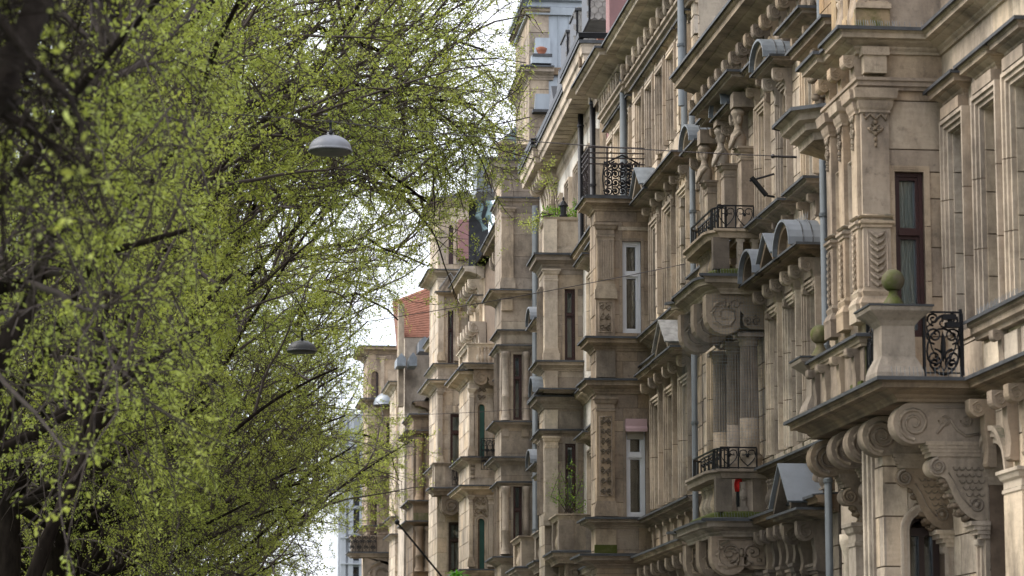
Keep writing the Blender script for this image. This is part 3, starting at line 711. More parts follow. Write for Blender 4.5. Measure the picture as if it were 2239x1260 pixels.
ashlar(A, FRONT, 34.1, 36.6, 0, 3.0, [], 1, 1, M['sandp'], zmin=99); ashlar(A, FRONT, 30.2, 34.1, 0, 3.0, [garch], 1, 1, M['sandp'], zmin=99)
ashlar(A, NG, 0, PG, 0, 3.0, [gop], 1, 1, M['sandp'], zmin=99)
ashlar(A, FRONT, 36.6, 39.85, 0, 3.0, [], 1, 1, M['sandp'], zmin=99)
pilaster(A, FRONT, 37.4, 37.8, .2, 5.3, .25, M['sandp'])
pilaster(A, FRONT, 36.9, 37.3, .2, za(1145, 37), .5, M['sandp'])
MB().lathe(38.9, .12, [(.07, .2), (.07, 4.0), (.09, 4.05), (.13, 4.2), (.13, 4.3)], 12).build('column', M['sandp'], A, True)
for q in (32.15, 31.25, 30.6): bracket(A, FRONT, q, .2, 4.62, 5.40, .30, M['carved'], 'wall_console')
# balcony parapet
m = MB(); m.box(32.47, 33.03, .71, 1.27, 5.66, 5.74)
ped = m.build('pedestal', M['sandg'], A)
def ped_prof(b, s_, p_, z0, z1, r, mt):
    prof = [(r+.02, z0), (r+.02, z0+.05), (r-.0, z0+.12), (r-.06, z0+.24), (r-.065, z1-.22), (r-.02, z1-.16), (r+.10, z1-.06), (r+.11, z1-.03), (r+.11, z1-.012)]
    q = [(a*1.414, c) for a, c in prof]
    MB().lathe(s_, p_, q, 4, PI/4, 2*PI+PI/4).build('pedestal_body', mt, b)
    MB().box(s_-r-.125, s_+r+.125, p_-r-.125, p_+r+.125, z1-.010, z1+.012).build('lead_cover', M['lead'], b)
ped_prof(ped, 32.75, .99, 5.70, 6.52, .26, M['sandg'])
def ball(root, s_, p_, z, r, mt):
    pr = [(r*.95, z), (r*.95, z+.05), (r*.7, z+.10), (r*.42, z+.16), (r*.36, z+.20), (r*.5, z+.22)]
    zc = z+.20+r*.95
    pr += [(r*math.cos(a), zc+r*math.sin(a)) for a in np.linspace(-1.1, PI/2-.02, 12)]
    return MB().lathe(s_, p_, pr, 18).build('ball_finial', mt, root, True)
ball(ped, 32.75, .99, 6.53, .135, M['moss'])
zc = 6.35
cornice(A, [(33.72, .9), (33.72, 1.12), (36.3, 1.12), (36.3, .9)], zc-.14, zc, .08, M['sand'], BAND, name='parapet_rail')
ashlar(A, Face('front', 1.12), 33.72, 36.3, 5.66, zc-.14, [], .5, .5, M['sand'], th=.22, seed=17)
MB().box(33.71, 36.31, .89, 1.10, 5.67, zc-.02).build('parapet', M['mosslight'], A)
for a in (34.0, 34.8, 35.6, 36.15): bracket(A, Face('front', 1.12), a, .16, 5.70, zc-.14, .16, M['carved'], 'scroll_bracket')
p2_ = MB().box(36.45, 36.97, .71, 1.23, 5.66, 5.72).build('pedestal', M['sandg'], A)
ped_prof(p2_, 36.71, .97, 5.70, 6.42, .22, M['sandg']); ball(p2_, 36.71, .97, 6.43, .13, M['moss'])
ir = rail_panel(A, Face('near', 32.5), .24, .70, .0, 5.72, 6.47, 1, M['iron'], 'scroll')
m = MB(Face('near', 32.52))
for sg in (-1, 1):
    m.tube(spiral(.47+sg*.11, 6.38, .08, 1.6, -PI/2, sg, 16), .013, 4); m.tube(spiral(.47+sg*.10, 5.86, .085, 1.6, PI/2, sg, 16), .014, 4)
m.tube([(.47+.19*math.cos(a), 0, 6.0+.27*math.sin(a)) for a in np.linspace(0, 2*PI, 20)], .013, 4)
m.lathe(.47, 0, [(.005, 5.88), (.035, 5.99), (.02, 6.16), (.003, 6.24)], 6); m.box(.24, .27, -.02, .02, 5.68, 6.5); m.box(.68, .71, -.02, .02, 5.5, 6.5)
m.build('iron_scrollwork', M['iron'], ir)
rail_panel(A, Face('front', 1.08), 33.05, 33.7, 0, 5.72, 6.55, 2, M['iron'], 'scroll')
MB(Face('front', 1.125)).box(33.74, 34.3, 0, .03, 5.665, 5.80).build('moss_cushion', M['mossy'], A)
spikes(A, Face('near', 32.43), .1, 1.2, .22, 5.65, 22, .13); spikes(A, FRONT, 30.5, 32.2, .15, 6.34, 34, .12)
tag(loose(MB().box(32.38, 32.46, .34, .50, 6.36, 6.42).box(32.38, 32.48, .30, .46, 6.27, 6.33).box(32.41, 32.44, .38, .42, 6.32, 6.38).build('floodlight', M['iron']), FA), 'small black floodlight clamped on the top rail of the iron scroll panel', 'floodlight')
pipe(A, 39.96, .15, .2, 14, .055)

# ---------------------------------------------------------------- building B
B = building(FA, 'sandstone_house', 'sandstone house with two stacked round-fronted balconies on fluted columns and arched zinc window hoods')
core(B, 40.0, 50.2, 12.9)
zf = 9.35
w1 = [(40.95, 41.65, 5.9, 8.05), (42.30, 43.0, 5.9, 8.05), (43.62, 44.32, 5.9, 8.05), (46.3, 47.1, 5.3, 7.9), (48.6, 49.4, 5.9, 8.05)]
w2 = [(40.95, 41.55, 9.7, 11.45), (42.75, 43.35, 9.7, 11.45), (44.4, 45.0, 9.7, 11.45), (46.2, 46.8, 9.7, 11.45), (47.7, 48.2, 9.7, 11.45), (49.2, 49.75, 9.7, 11.45)]
ashlar(B, FRONT, 40.02, 50.4, 4.95, 9.1, w1, .42, .62, M['sandp'], seed=21)
ashlar(B, FRONT, 40.02, 50.4, 9.1, 12.6, w2, .42, .7, M['sandp'], seed=22)
gr = [(41.0, 41.8, 1, 3.9), (42.8, 43.6, 1, 3.9), (44.6, 45.4, 1, 3.9), (48.4, 49.2, 1, 3.9)]
ashlar(B, FRONT, 40.02, 50.4, 0, 4.7, gr, .45, .9, M['sootg'], seed=23, zmin=3.4)
for a, b, z0, z1 in w1: window(B, FRONT, a, b, z0, z1, M['whitewood'], .25); surround(B, FRONT, a, b, z0, z1, .13, .10, M['sandp'])
for a, b, z0, z1 in w2: window(B, FRONT, a, b, z0, z1, M['brownwood'], .25); surround(B, FRONT, a, b, z0, z1, .13, .10, M['sandp'])
for a, b, z0, z1 in gr: window(B, FRONT, a, b, z0, z1, M['brownwood'], .25); surround(B, FRONT, a, b, z0, z1, .14, .12, M['sootg'])
for i, (a, b, z0, z1) in enumerate(w1[:3]):
    c = (a+b)/2
    relief(B, FRONT, a+.02, b-.02, 8.17, 8.40, .05, M['sandg'], 30+i, frame=False)
    for e in (a-.02, b+.02): bracket(B, FRONT, e, .15, 8.02, 8.46, .30, M['sandg'])
    MB().box(a-.1, b+.1, 0, .10, 8.22, 8.46).build('frieze', M['sandg'], B)
    (tri_hood if i == 1 else seg_hood)(B, FRONT, a-.12, b+.12, 8.46, .43, .33, M['soot'], M['zincl'])
    spikes(B, FRONT, a-.1, b+.1, .2, 9.0, 16, .13)
for i, (a, b, z0, z1) in enumerate(w2):
    cap(B, FRONT, a-.17, b+.17, z0-.30, z0-.10, .26, M['sandg'], name='window_sill')
    for e in (a-.05, b+.05): bracket(B, FRONT, e, .12, z0-.62, z0-.30, .18, M['carved'])
    if i % 2 == 0: 
        cap(B, FRONT, a-.22, b+.22, 11.9, 12.1, .32, M['sandg'])
        for e in (a-.1, b+.1): bracket(B, FRONT, e, .12, 11.5, 11.9, .22, M['carved'])
    else:
        for e in (a-.08, b+.08): bracket(B, FRONT, e, .12, 11.25, 11.68, .3, M['sandg'])
        seg_hood(B, FRONT, a-.14, b+.14, 11.66, .40, .26, M['sandg'], M['zinc'])
BP = [(40.02, 0), (44.9, 0)]
cornice(B, [(40.02, 0), (44.75, 0)], 5.55, 5.72, .2, M['soot'], name='sill_cornice')
for k in range(6): 
    m = MB().box(40.2+.75*k, 40.75+.75*k, -.01, .05, 5.02, 5.5); o = m.build('parapet_panel', M['soot'], B)
    balusters(o, FRONT, 40.25+.75*k, 40.7+.75*k, .06, 5.05, 5.5, 3, M['sootg'])
cornice(B, [(40.02, 0), (44.75, 0)], 4.7, 4.95, .32, M['soot'])
cornice(B, [(40.02, 0), (49.95, 0)], 12.72, 13.18, .6, M['sandg'], name='eaves_cornice')
MB().box(40.02, 49.95, -.9, .55, 13.2, 13.28).build('gutter_board', M['lead'], B)
for k in range(16):
    c = 40.3+.63*k; bracket(B, FRONT, c, .2, 12.12, 12.70, .32, M['carved'], 'eaves_bracket')
    m = MB().blob(c+.31, .08, 12.3, .12, .08, .17, 8, 6); m.build('egg_ornament', M['carved'], B, True)
# caryatid-like busts on the bay
for j, c in enumerate((45.5, 46.98, 48.5)):
    o = pilaster(B, FRONT, c-.14, c+.14, 9.6, 11.0, .26, M['carved'], cap=.22, base=.2)
    m = MB().lathe(c, .28, [(.11, 10.98), (.13, 11.04), (.135, 11.14), (.12, 11.22), (.065, 11.30), (.056, 11.36), (.07, 11.40), (.082, 11.45), (.086, 11.52), (.11, 11.55), (.115, 11.60), (.06, 11.66)], 14)
    m.blob(c, .36, 11.455, .012, .025, .026, 6, 5); m.blob(c, .345, 11.41, .028, .022, .01, 6, 4); m.blob(c, .325, 11.395, .03, .035, .02, 7, 5)
    for sg in (-1, 1):
        m.blob(c+sg*.03, .345, 11.485, .016, .016, .009, 6, 4); m.blob(c+sg*.085, .27, 11.46, .03, .05, .09, 7, 5)
        m.tube([(c+sg*.12, .28, 11.24), (c+sg*.14, .37, 11.14), (c+sg*.09, .40, 11.04), (c+sg*.03, .42, 10.98)], [.04, .035, .03, .02], 6)
    m.build('bust', M['sandg'], o, True)
    MB().box(c-.14, c+.14, 0, .38, 11.66, 11.9).build('entablature_block', M['sandg'], o)
cap(B, FRONT, 45.25, 47.5, 11.9, 12.12, .55, M['sandg'])
# stacked balconies
def bpath(s0, s1, P, r=.42, k=6):
    a = [(s0, 0), (s0, P-r*.35)]
    a += [(s0+.12, P-.05)] if False else []
    a += [(s0+r-r*math.cos(t), P-r+r*math.sin(t)) for t in np.linspace(.6, PI/2, k)]
    a += [(s1-r+r*math.sin(t), P-r+r*math.cos(t)) for t in np.linspace(0, PI/2-.6, k)]
    return a+[(s1, P-r*.35), (s1, 0)]
for lv, (zs0, zs1, zp, zr, mt) in enumerate(((4.65, 4.93, 5.72, 6.08, M['sandg']), (8.50, 8.80, 9.56, 9.96, M['sandg']))):
    pth = bpath(44.85, 47.6, .84)
    ba = cornice(B, pth, zs0, zs1, .22, mt, name='balcony')
    m = MB(); m.add([(a, b, z) for z in (zs0+.01, zs1-.01) for a, b in pth], [tuple(range(len(pth))), tuple(range(len(pth), 2*len(pth)))]); m.build('balcony_slab', M['soot'], ba)
    inner = bpath(44.93, 47.52, .82)
    m = MB().sweep(inner, [(0, zs1), (.03, zs1), (.03, zs1+.10), (0, zs1+.13), (-.14, zs1+.13), (-.14, zs1)]); m.build('parapet_base', M['mossy'], ba)
    cornice(ba, inner, zp-.14, zp, .08, mt, BAND, name='parapet_rail') if False else MB().sweep(inner, [(-.16, zp-.14), (.03, zp-.14), (.05, zp-.06), (.10, zp-.04), (.10, zp), (-.16, zp)]).build('parapet_rail', mt, ba)
    NB = Face('near', 44.93)
    MB(NB).box(.56, .82, -.14, .012, zs1+.12, zp-.13).build('pedestal', M['sootg'], ba)
    if lv == 1:
        for c in (.14, .38):
            m = MB(NB).box(c-.065, c+.065, -.12, 0, zs1+.12, zs1+.2).box(c-.045, c+.045, -.1, -.0, zs1+.2, zp-.2).box(c-.07, c+.07, -.12, 0, zp-.2, zp-.13)
            m.blob(c, .0, (zs1+zp)/2, .05, .03, .06); m.build('baluster', M['sandp'], ba)
    else:
        MB(NB).box(.0, .22, -.14, .01, zs1+.12, zp-.13).build('parapet_panel', M['sootg'], ba)
        m = MB(NB).box(.30, .46, -.12, 0, zs1+.12, zs1+.2).box(.34, .42, -.1, 0, zs1+.2, zp-.2).blob(.38, 0, (zs1+zp)/2, .06, .03, .1); m.build('baluster', mt, ba)
    balusters(ba, Face('front', .62), 45.35, 47.1, 0, zs1+.13, zp-.14, 9, mt)
    for t_ in range(3):
        q = MB().P(45.04+.1*t_, .54+.06*t_, zs1+.13)
    rl = rail_panel(ba, NB, .15, .74, -.03, zp+.0, zr, 2, M['iron'])
    m = MB(); pr = [(a, b-.0) for a, b in inner[1:-1]]
    m.tube([(a, b-.05, zr-.015) for a, b in pr], .018, 5); m.tube([(a, b-.05, zp+.03) for a, b in pr], .012, 4)
    for i in range(len(pr)): m.tube([(pr[i][0], pr[i][1]-.05, zp), (pr[i][0], pr[i][1]-.05, zr)], .012, 4)
    m.build('iron_railing', M['iron'], ba)
    rail_panel(ba, Face('front', .65), 45.35, 47.1, 0, zp, zr, 5, M['iron'])
    spikes(ba, NB, 0, .9, .12, zs1, 20, .1)
ZC = 7.90
for c in (45.05, 46.15, 47.35):
    o = bracket(B, FRONT, c, .3, ZC+.05, 8.5, .95, M['carved'], 'balcony_console')
    relief(o, Face('near', c-.15), .35, .85, 8.22, 8.46, 0, M['carved'], 40, frame=False); relief(o, Face('near', c-.15), .05, .38, ZC+.08, 8.2, 0, M['carved'], 41, frame=False)
    pr = [(.19, 5.0), (.19, 5.8), (.17, 5.85), (.20, 5.9), (.20, 5.95), (.155, 6.0), (.155, 6.55)]
    col = MB().lathe(c+.1, .22, pr, 20).build('column', M['sandg'], B, True)
    m = MB(); k = 20
    for i in range(k):
        a0 = 2*PI*i/k; cu, cn = c+.1, .22
        for da, rr in ((0, .150), (PI/k, .128)): pass
    vs = []; 
    for z in (6.55, 7.72):
        for i in range(2*k): r_ = (.152 if i % 2 else .128)*(1 if z < 7 else .9); vs.append((c+.1+r_*math.cos(PI*i/k), .22+r_*math.sin(PI*i/k), z))
    m.add(vs, [(i, (i+1) % (2*k), 2*k+(i+1) % (2*k), 2*k+i) for i in range(2*k)]); m.build('fluting', M['sandg'], col)
    m = MB().lathe(c+.1, .22, [(.14, 7.70), (.16, 7.74), (.15, 7.78), (.19, 7.84)], 16).box(c-.11, c+.31, .01, .43, 7.84, ZC); m.build('capital', M['sandg'], col)
    bracket(B, FRONT, c, .3, 4.15, 4.66, .9, M['carved'], 'balcony_console')
    relief(B, Face('near', c-.15), .05, .80, 4.2, 4.62, .005, M['carved'], 44)
# safety net hung below the upper balcony
m = MB()
for i in range(17): m.tube([(44.86, .05+.05*i, 8.5), (44.86, .05+.05*i, 6.1)], .0022, 3)
for i in range(44): m.tube([(44.86, .05, 6.15+.053*i), (44.86, .87, 6.15+.053*i)], .0022, 3)
for i in range(25): m.tube([(44.95+.1*i, .9, 8.5), (44.95+.1*i, .9, 6.1)], .0022, 3)
m.build('safety_net', M['zinc'], B, kind='stuff')
# large gabled porch hood at ground floor
tri_hood(B, FRONT, 40.75, 41.95, 4.62, .52, .55, M['sootg'], M['zincl'], 'porch_gable')
for e in (40.9, 41.8): bracket(B, FRONT, e, .18, 3.9, 4.62, .42, M['sootg'])
for k in range(5): bracket(B, FRONT, 42.5+.5*k, .16, 4.1, 4.7, .3, M['sootg'])
for k in range(4): pilaster(B, FRONT, 42.3+.9*k, 42.5+.9*k, .2, 4.1, .12, M['sootg'])
pipe(B, 50.40, .15, .2, 12.6, .055)
rt = thing('garden_parasol', 'closed parasol with red top cloth and black cover standing behind the lower balcony parapet', 'parasol', (FA.O[0], 0, 0))
MB().lathe(45.1, .40, [(.02, 5.62), (.06, 5.5), (.065, 5.2), (.03, 4.95)], 8).build('cover', M['iron'], rt, True)
MB().lathe(45.1, .41, [(.0, 5.66), (.05, 5.62), (.085, 5.5), (.07, 5.38)], 8).build('red_cloth', M['red'], rt, True)
fh = thing('flag_holder', 'empty black iron flag holder bracket fixed on the upper wall beside the caryatid pilasters', 'flag holder', (FA.O[0], 0, 0))
a_ = FA.pz(1643, 388, 44.0); b_ = FA.pz(1676, 428, 44.0)
MB().tube([(44.0, a_[0], a_[1]), (44.0, b_[0], b_[1])], .04, 8).build('tube', M['iron'], fh)
MB().tube([(44.0, a_[0]+.03, a_[1]-.06), (44.0, .01, a_[1]+.06)], .018, 5).tube([(44.0, b_[0], b_[1]), (44., 0.01, b_[1]-.02)], .02, 5).build('arm', M['iron'], fh)

# ---------------------------------------------------------------- generic near bay authored from measured points
def do_spec(root, F, s0, spec, mt, xm, P, s1, wallto=None, cs=None):
    z = lambda y: F.pz(xm, y, s0)[1]; p = lambda x, y=800: F.pz(x, y, s0)[0]
    NF = Face('near', s0); FF = Face('front', P)
    for it in spec:
        k = it[0]
        if k == 'corn':
            _, y0, y1, d = it[:4]; mm = it[4] if len(it) > 4 else mt
            path = [(s0, 0), (s0, P), (s1, P), (s1, 0)]
            if cs: path = [(cs, 0)]+path
            cornice(root, path, z(y1), z(y0), d, mm)
            MB().box(s0+.03, s1-.03, 0, P-.03, z(y0)-.05, z(y0)-.005).build('ledge', M['soot'], root)
        elif k == 'win':
            _, x0, x1, y0, y1, wood = it[:6]; a, b = sorted((p(x0), p(x1))); window(root, NF, a, b, z(y1), z(y0), wood, rec=.1, fw=min(.06, (b-a)*.16), curt=it[6] if len(it) > 6 else .4)
            surround(root, NF, a, b, z(y1), z(y0), .06, .02, mt)
        elif k == 'arch':
            _, x0, x1, y0, y1, wood = it[:6]; a, b = sorted((p(x0), p(x1))); arch_open(root, NF, a, b, z(y1), z(y0)-(b-a)/2, .1, mt, wood, n=.05, w=.1, top=.06)
        elif k == 'pil':
            _, x0, x1, y0, y1, st = it[:6]; a, b = sorted((p(x0), p(x1))); pilaster(root, NF, a, b, z(y1), z(y0), .08, it[6] if len(it) > 6 else mt, st, cap=.28, base=.3)
        elif k == 'rel':
            _, x0, x1, y0, y1 = it[:5]; a, b = sorted((p(x0), p(x1))); relief(root, NF, a, b, z(y1), z(y0), .02, M['carved'], int(x0+y0), frame=len(it) > 5)
        elif k == 'col':
            _, x, r, y0, y1 = it[:5]; r_ = r*s0/6412; zz0, zz1 = z(y1), z(y0); h = zz1-zz0
            MB(NF).lathe(p(x), r_*.6, [(r_*1.3, zz0), (r_*1.3, zz0+.1), (r_*1.1, zz0+.16), (r_, zz0+.2), (r_, zz0+h*.33), (r_*1.12, zz0+h*.34), (r_*1.12, zz0+h*.36), (r_*.98, zz0+h*.37), (r_*.9, zz1-.2), (r_*1.1, zz1-.16), (r_*1.3, zz1-.06), (r_*1.3, zz1)], 14).build('column', mt, root, True)
        elif k == 'box':
            _, x0, x1, y0, y1, n, mm, nm = it; a, b = sorted((p(x0), p(x1))); MB(NF).box(a, b, -.01, n, z(y1), z(y0)).build(nm, mm, root)
        elif k == 'pilf':
            _, c, w, y0, y1 = it[:5]; pilaster(root, FF, c-w/2, c+w/2, z(y1), z(y0), .1, mt)
        elif k == 'winf':
            _, a, b, y0, y1, wood = it[:6]; window(root, FF, a, b, z(y1), z(y0), wood, rec=.2); surround(root, FF, a, b, z(y1), z(y0), .1, .08, mt)
def bay(root, F, s0, s1, P, xm, ytop, spec, mt, fops=(), ch=.45, bl=.7, seed=1, zmin=3.5, mtf=None):
    z = lambda y: F.pz(xm, y, s0)[1]; p = lambda x, y=800: F.pz(x, y, s0)[0]
    ops = []
    for it in spec:
        if it[0] in ('win', 'arch'):
            a, b = sorted((p(it[1]), p(it[2]))); ops.append((a, b, z(it[4]), z(it[3])+(.06 if it[0] == 'arch' else 0)))
    fo = [(it[1], it[2], z(it[4]), z(it[3])) for it in spec if it[0] == 'winf']
    ashlar(root, Face('near', s0), 0, P, 0, z(ytop), ops, ch, bl, mt, seed=seed, zmin=zmin, joint=.008)
    ashlar(root, Face('front', P), s0, s1, 0, z(ytop), fo, ch, bl, mtf or mt, seed=seed+50, zmin=zmin)
    ashlar(root, Face('near', s1-.33), 0, P, 0, z(ytop), [], 3, 3, mt, zmin=99)
    do_spec(root, F, s0, spec, mt, xm, P, s1)

# ---------------------------------------------------------------- building C
Cb = building(FC, 'sandstone_house', 'tall brown sandstone house with a square oriel crowned by an ornate black iron balcony')
core(Cb, 50.6, 61.7, 15)
S = 56.54
bay(Cb, FC, S, 57.35, 1.08, 1350, 435, [
    ('corn', 435, 462, .24), ('corn', 738, 768, .20), ('corn', 830, 862, .23), ('corn', 1133, 1155, .22), ('corn', 1213, 1243, .34),
    ('win', 1362, 1403, 527, 728, M['whitewood'], 0), ('win', 1368, 1410, 920, 1130, M['whitewood'], 0),
    ('pil', 1305, 1343, 490, 655, 'flute'), ('pil', 1303, 1342, 870, 1130, 'carved'),
    ('box', 1303, 1345, 768, 826, .05, M['sandg'], 'pedestal'), ('box', 1300, 1345, 1158, 1213, .05, M['sandg'], 'pedestal'),
    ('box', 1302, 1344, 655, 738, .08, M['sand'], 'pilaster_foot'), ('rel', 1306, 1340, 664, 728, 1),
    ('box', 1298, 1346, 1192, 1213, .07, M['mossy'], 'mossy_plinth'),
    ('box', 1352, 1420, 496, 504, .02, M['sandp'], 'string_course'), ('rel', 1305, 1342, 845, 858)], M['sand'], ch=.46, bl=.5, seed=61)
zC = lambda y: FC.pz(1350, y, S)[1]; pC = lambda x: FC.pz(x, 800, S)[0]
relief(Cb, Face('near', S), pC(1338), pC(1308), zC(728), zC(662), .08, M['carved'], 5)
MB(Face('near', S)).extr_nz([(.0, zC(918)), (.02, zC(918)), (.16, zC(938)), (.16, zC(945)), (.13, zC(942)), (0, zC(925))], pC(1412), pC(1365)).build('awning', M['awning'], Cb)
m = MB(Face('near', S)); m.box(pC(1412), pC(1365), .0, .12, zC(938), zC(917)); m.build('awning_box', M['awning'], Cb)
MB(Face('near', S)).box(pC(1407), pC(1371), -.08, -.05, zC(960), zC(942)).build('roller_blind', M['blind'], Cb)
# ornate roof balcony
rb = MB().box(S-.22, 57.55, 0, 1.30, zC(434), zC(431)).build('balcony_deck', M['lead'], Cb)
NCf = Face('near', S-.12); zb, zt_ = zC(430), zC(326); zmid = zC(349)
m = MB(NCf)
for y in (326, 338, 349, 362): m.box(.05, 1.23, -.015, .015, zC(y)-.012, zC(y)+.012)
for u_ in (.05, .85, 1.22): m.box(u_-.015, u_+.015, -.015, .015, zb, zt_)
for u_ in (.2, .35): m.box(u_-.01, u_+.01, -.01, .01, zb, zC(362))
m.build('iron_railing', M['ironr'], rb)
m = MB(NCf); R = random.Random(8)
u0_, u1_ = pC(1400), pC(1322)
for i in range(5):
    for j in range(4):
        cx_ = u0_+(u1_-u0_)*(i+.5)/5; cz = zb+(zC(356)-zb)*(j+.5)/4
        m.tube(spiral(cx_, cz, .095, 1.7, R.uniform(0, 6), 1 if (i+j) % 2 else -1, 16), .016, 4)
        m.blob(cx_, 0, cz, .03, .03, .03, 6, 4)
for i in range(5):
    a = u0_+(u1_-u0_)*i/4; m.tube([(a, 0, zb+.03), (a+.04, 0, (zb+zC(356))/2), (a, 0, zC(356))], .014, 4)
m.tube([(u0_, 0, zC(362)), (u0_+.2, 0, zC(350)), ((u0_+u1_)/2, 0, zC(342)), (u1_-.2, 0, zC(350)), (u1_, 0, zC(362))], .018, 4)
m.build('iron_scrollwork', M['iron'], rb)
m = MB(Face('front', 1.22))
for y in (326, 338, 349, 362): m.box(S-.12, 57.45, -.015, .015, zC(y)-.012, zC(y)+.012)
for q in range(9): m.tube(spiral(S+.02+.095*q, zb+.2+.25*(q % 3), .09, 1.4, q, 1, 10), .014, 4)
for q in range(5): m.box(S-.1+.2*q, S-.08+.2*q, -.012, .012, zb, zt_)
m.build('iron_railing', M['ironr'], rb)
cw = [51.9, 53.6, 55.3]
o1 = [(c-.4, c+.4, 5.9, 7.9) for c in cw]; o2 = [(c-.4, c+.4, 9.6, 11.4) for c in cw]; o3 = [(c-.33, c+.33, 12.75, 14.3) for c in (51.6, 53.05, 54.4, 55.75, 57.1, 58.9, 60.2, 61.3)]
ashlar(Cb, FRONT, 50.5, S+.02, 4.9, 9.1, o1, .44, .75, M['sand'], seed=62)
ashlar(Cb, FRONT, 50.5, S+.02, 9.1, 11.95, o2, .44, .75, M['sandp'], seed=63)
ashlar(Cb, FRONT, 50.5, 61.75, 11.95, 15.3, o3, .44, .75, M['sandp'], seed=64)
ashlar(Cb, FRONT, 50.5, 59.3, 0, 4.9, [], 1, 1, M['sand'], zmin=99)
o4 = [(a, a+.8, z, z+1.9) for a in (58.0, 59.5, 60.8) for z in (5.9, 9.6)]
ashlar(Cb, FRONT, 57.35, 61.75, 4.9, 11.95, o4, .44, .75, M['sandp'], seed=66)
for a, b, z0, z1 in o4: window(Cb, FRONT, a, b, z0, z1, M['brownwood'], .22); surround(Cb, FRONT, a, b, z0, z1, .13, .1, M['sandp']); cap(Cb, FRONT, a-.05, b+.05, z1+.3, z1+.5, .28, M['sand'])
for z in (4.75, 8.62, 11.7): cornice(Cb, [(57.35, 0), (61.75, 0)], z, z+.22, .24, M['sand'])
for L, tall in ((o1, 0), (o2, 1), (o3, 2)):
    for i, (a, b, z0, z1) in enumerate(L):
        wi = window(Cb, FRONT, a, b, z0, z1, M['whitewood'] if tall else M['brownwood'], .22); surround(Cb, FRONT, a, b, z0, z1, .15, .12, M['sandp'])
        if tall == 0:
            m = MB(); 
            for q in range(28): m.box(a, b, -.16, -.145, z0+.05+q*.066, z0+.05+q*.066+.055)
            m.build('slatted_blind', M['blind'], wi)
            for e in (a-.1, b+.1): bracket(Cb, FRONT, e, .16, 7.9, 8.35, .3, M['sandg'])
            if i == 0: tri_hood(Cb, FRONT, a-.3, b+.3, 8.3, .5, .45, M['sandg'], M['slatel'])
            else: cap(Cb, FRONT, a-.06, b+.06, 8.33, 8.56, .32, M['sand'])
        if tall == 1:
            MB().box(a-.1, b+.1, 0, .08, 11.45, 11.75).build('frieze', M['sandp'], Cb); relief(Cb, FRONT, a-.05, b+.05, 11.62, 11.86, .08, M['carved'], i, frame=False)
            for e in (a-.12, b+.12): bracket(Cb, FRONT, e, .16, 11.4, 11.85, .24, M['sandg'])
            if i == 2: tri_hood(Cb, FRONT, a-.2, b+.2, 11.85, .42, .4, M['sandg'], M['zinc'])
            else: cap(Cb, FRONT, a-.06, b+.06, 11.85, 12.08, .36, M['sand'])
        if tall == 2:
            cap(Cb, FRONT, a-.2, b+.2, 14.58, 14.68, .12, M['sandp'])
            m = MB()
            for q in range(4): m.box(a-.12+.02*q, b+.12-.02*q, 0, .13-.02*q, 14.32+.06*q, 14.36+.06*q)
            m.build('stepped_lintel', M['sandp'], Cb)
cornice(Cb, [(50.5, 0), (S, 0)], 9.12, 9.35, .26, M['sand'], name='sill_cornice'); cornice(Cb, [(50.5, 0), (S, 0)], 8.62, 8.8, .2, M['sand'])
cornice(Cb, [(50.5, 0), (S, 0)], 5.55, 5.75, .26, M['sand'], name='sill_cornice'); cornice(Cb, [(50.5, 0), (S, 0)], 4.75, 5.0, .42, M['sand'])
for k in range(7): bracket(Cb, FRONT, 50.9+.85*k, .18, 4.3, 4.76, .35, M['carved'])
for k in range(7): bracket(Cb, FRONT, 50.9+.85*k, .14, 5.05, 5.55, .12, M['sand'])
for c in (50.7, 52.4, 55.1, 56.4, 58.1, 61.6):
    for j in range(21):
        zz = 9.45+.36*j if c < 56 or True else 0
        if 9.4 < zz < 14.6 and (c < 56.2 or zz > 12.2): MB().box(c-(.2 if j % 2 else .14), c+(.2 if j % 2 else .14), 0, .07, zz, zz+.33).build('quoin', M['sandp'], Cb)
MB().box(50.5, 61.7, 0, .05, 14.70, 14.80).build('string_base', M['sandp'], Cb)
cornice(Cb, [(50.5, 0), (58.45, 0), (58.45, .05), (61.7, .05)], 14.74, 14.96, .28, M['sandp'], BAND, False, name='string_cornice')
cornice(Cb, [(50.5, 0), (58.5, 0)], 15.26, 15.62, .74, M['sandp'], name='eaves_cornice')
cornice(Cb, [(58.52, 0), (58.52, .14), (61.7, .14)], 15.22, 15.60, .74, M['sandp'], name='eaves_cornice')
MB().box(50.5, 61.7, -.9, .70, 15.63, 15.70).build('gutter_board', M['lead'], Cb)
for c in [50.8+.8*k for k in range(10)]+[58.8+.36*k for k in range(8)]:
    o = bracket(Cb, FRONT, c, .2 if c < 58.5 else .13, 14.80, 15.25, .34, M['sandp'], 'eaves_bracket')
    MB().blob(c, .30, 15.02, .07, .05, .12, 8, 6).build('acanthus_leaf', M['sandg'], o, True)
MB(Face('near', 50.5)).box(-9, -.02, -.2, 0, 11, 20).build('party_wall', M['sandg'], Cb)
pipe(Cb, 58.6, .2, 12.3, 15.2, .075); pipe(Cb, 51.15, .16, 12.5, 15.2, .06); pipe(Cb, 50.62, .3, 12.8, 15.2, .06)

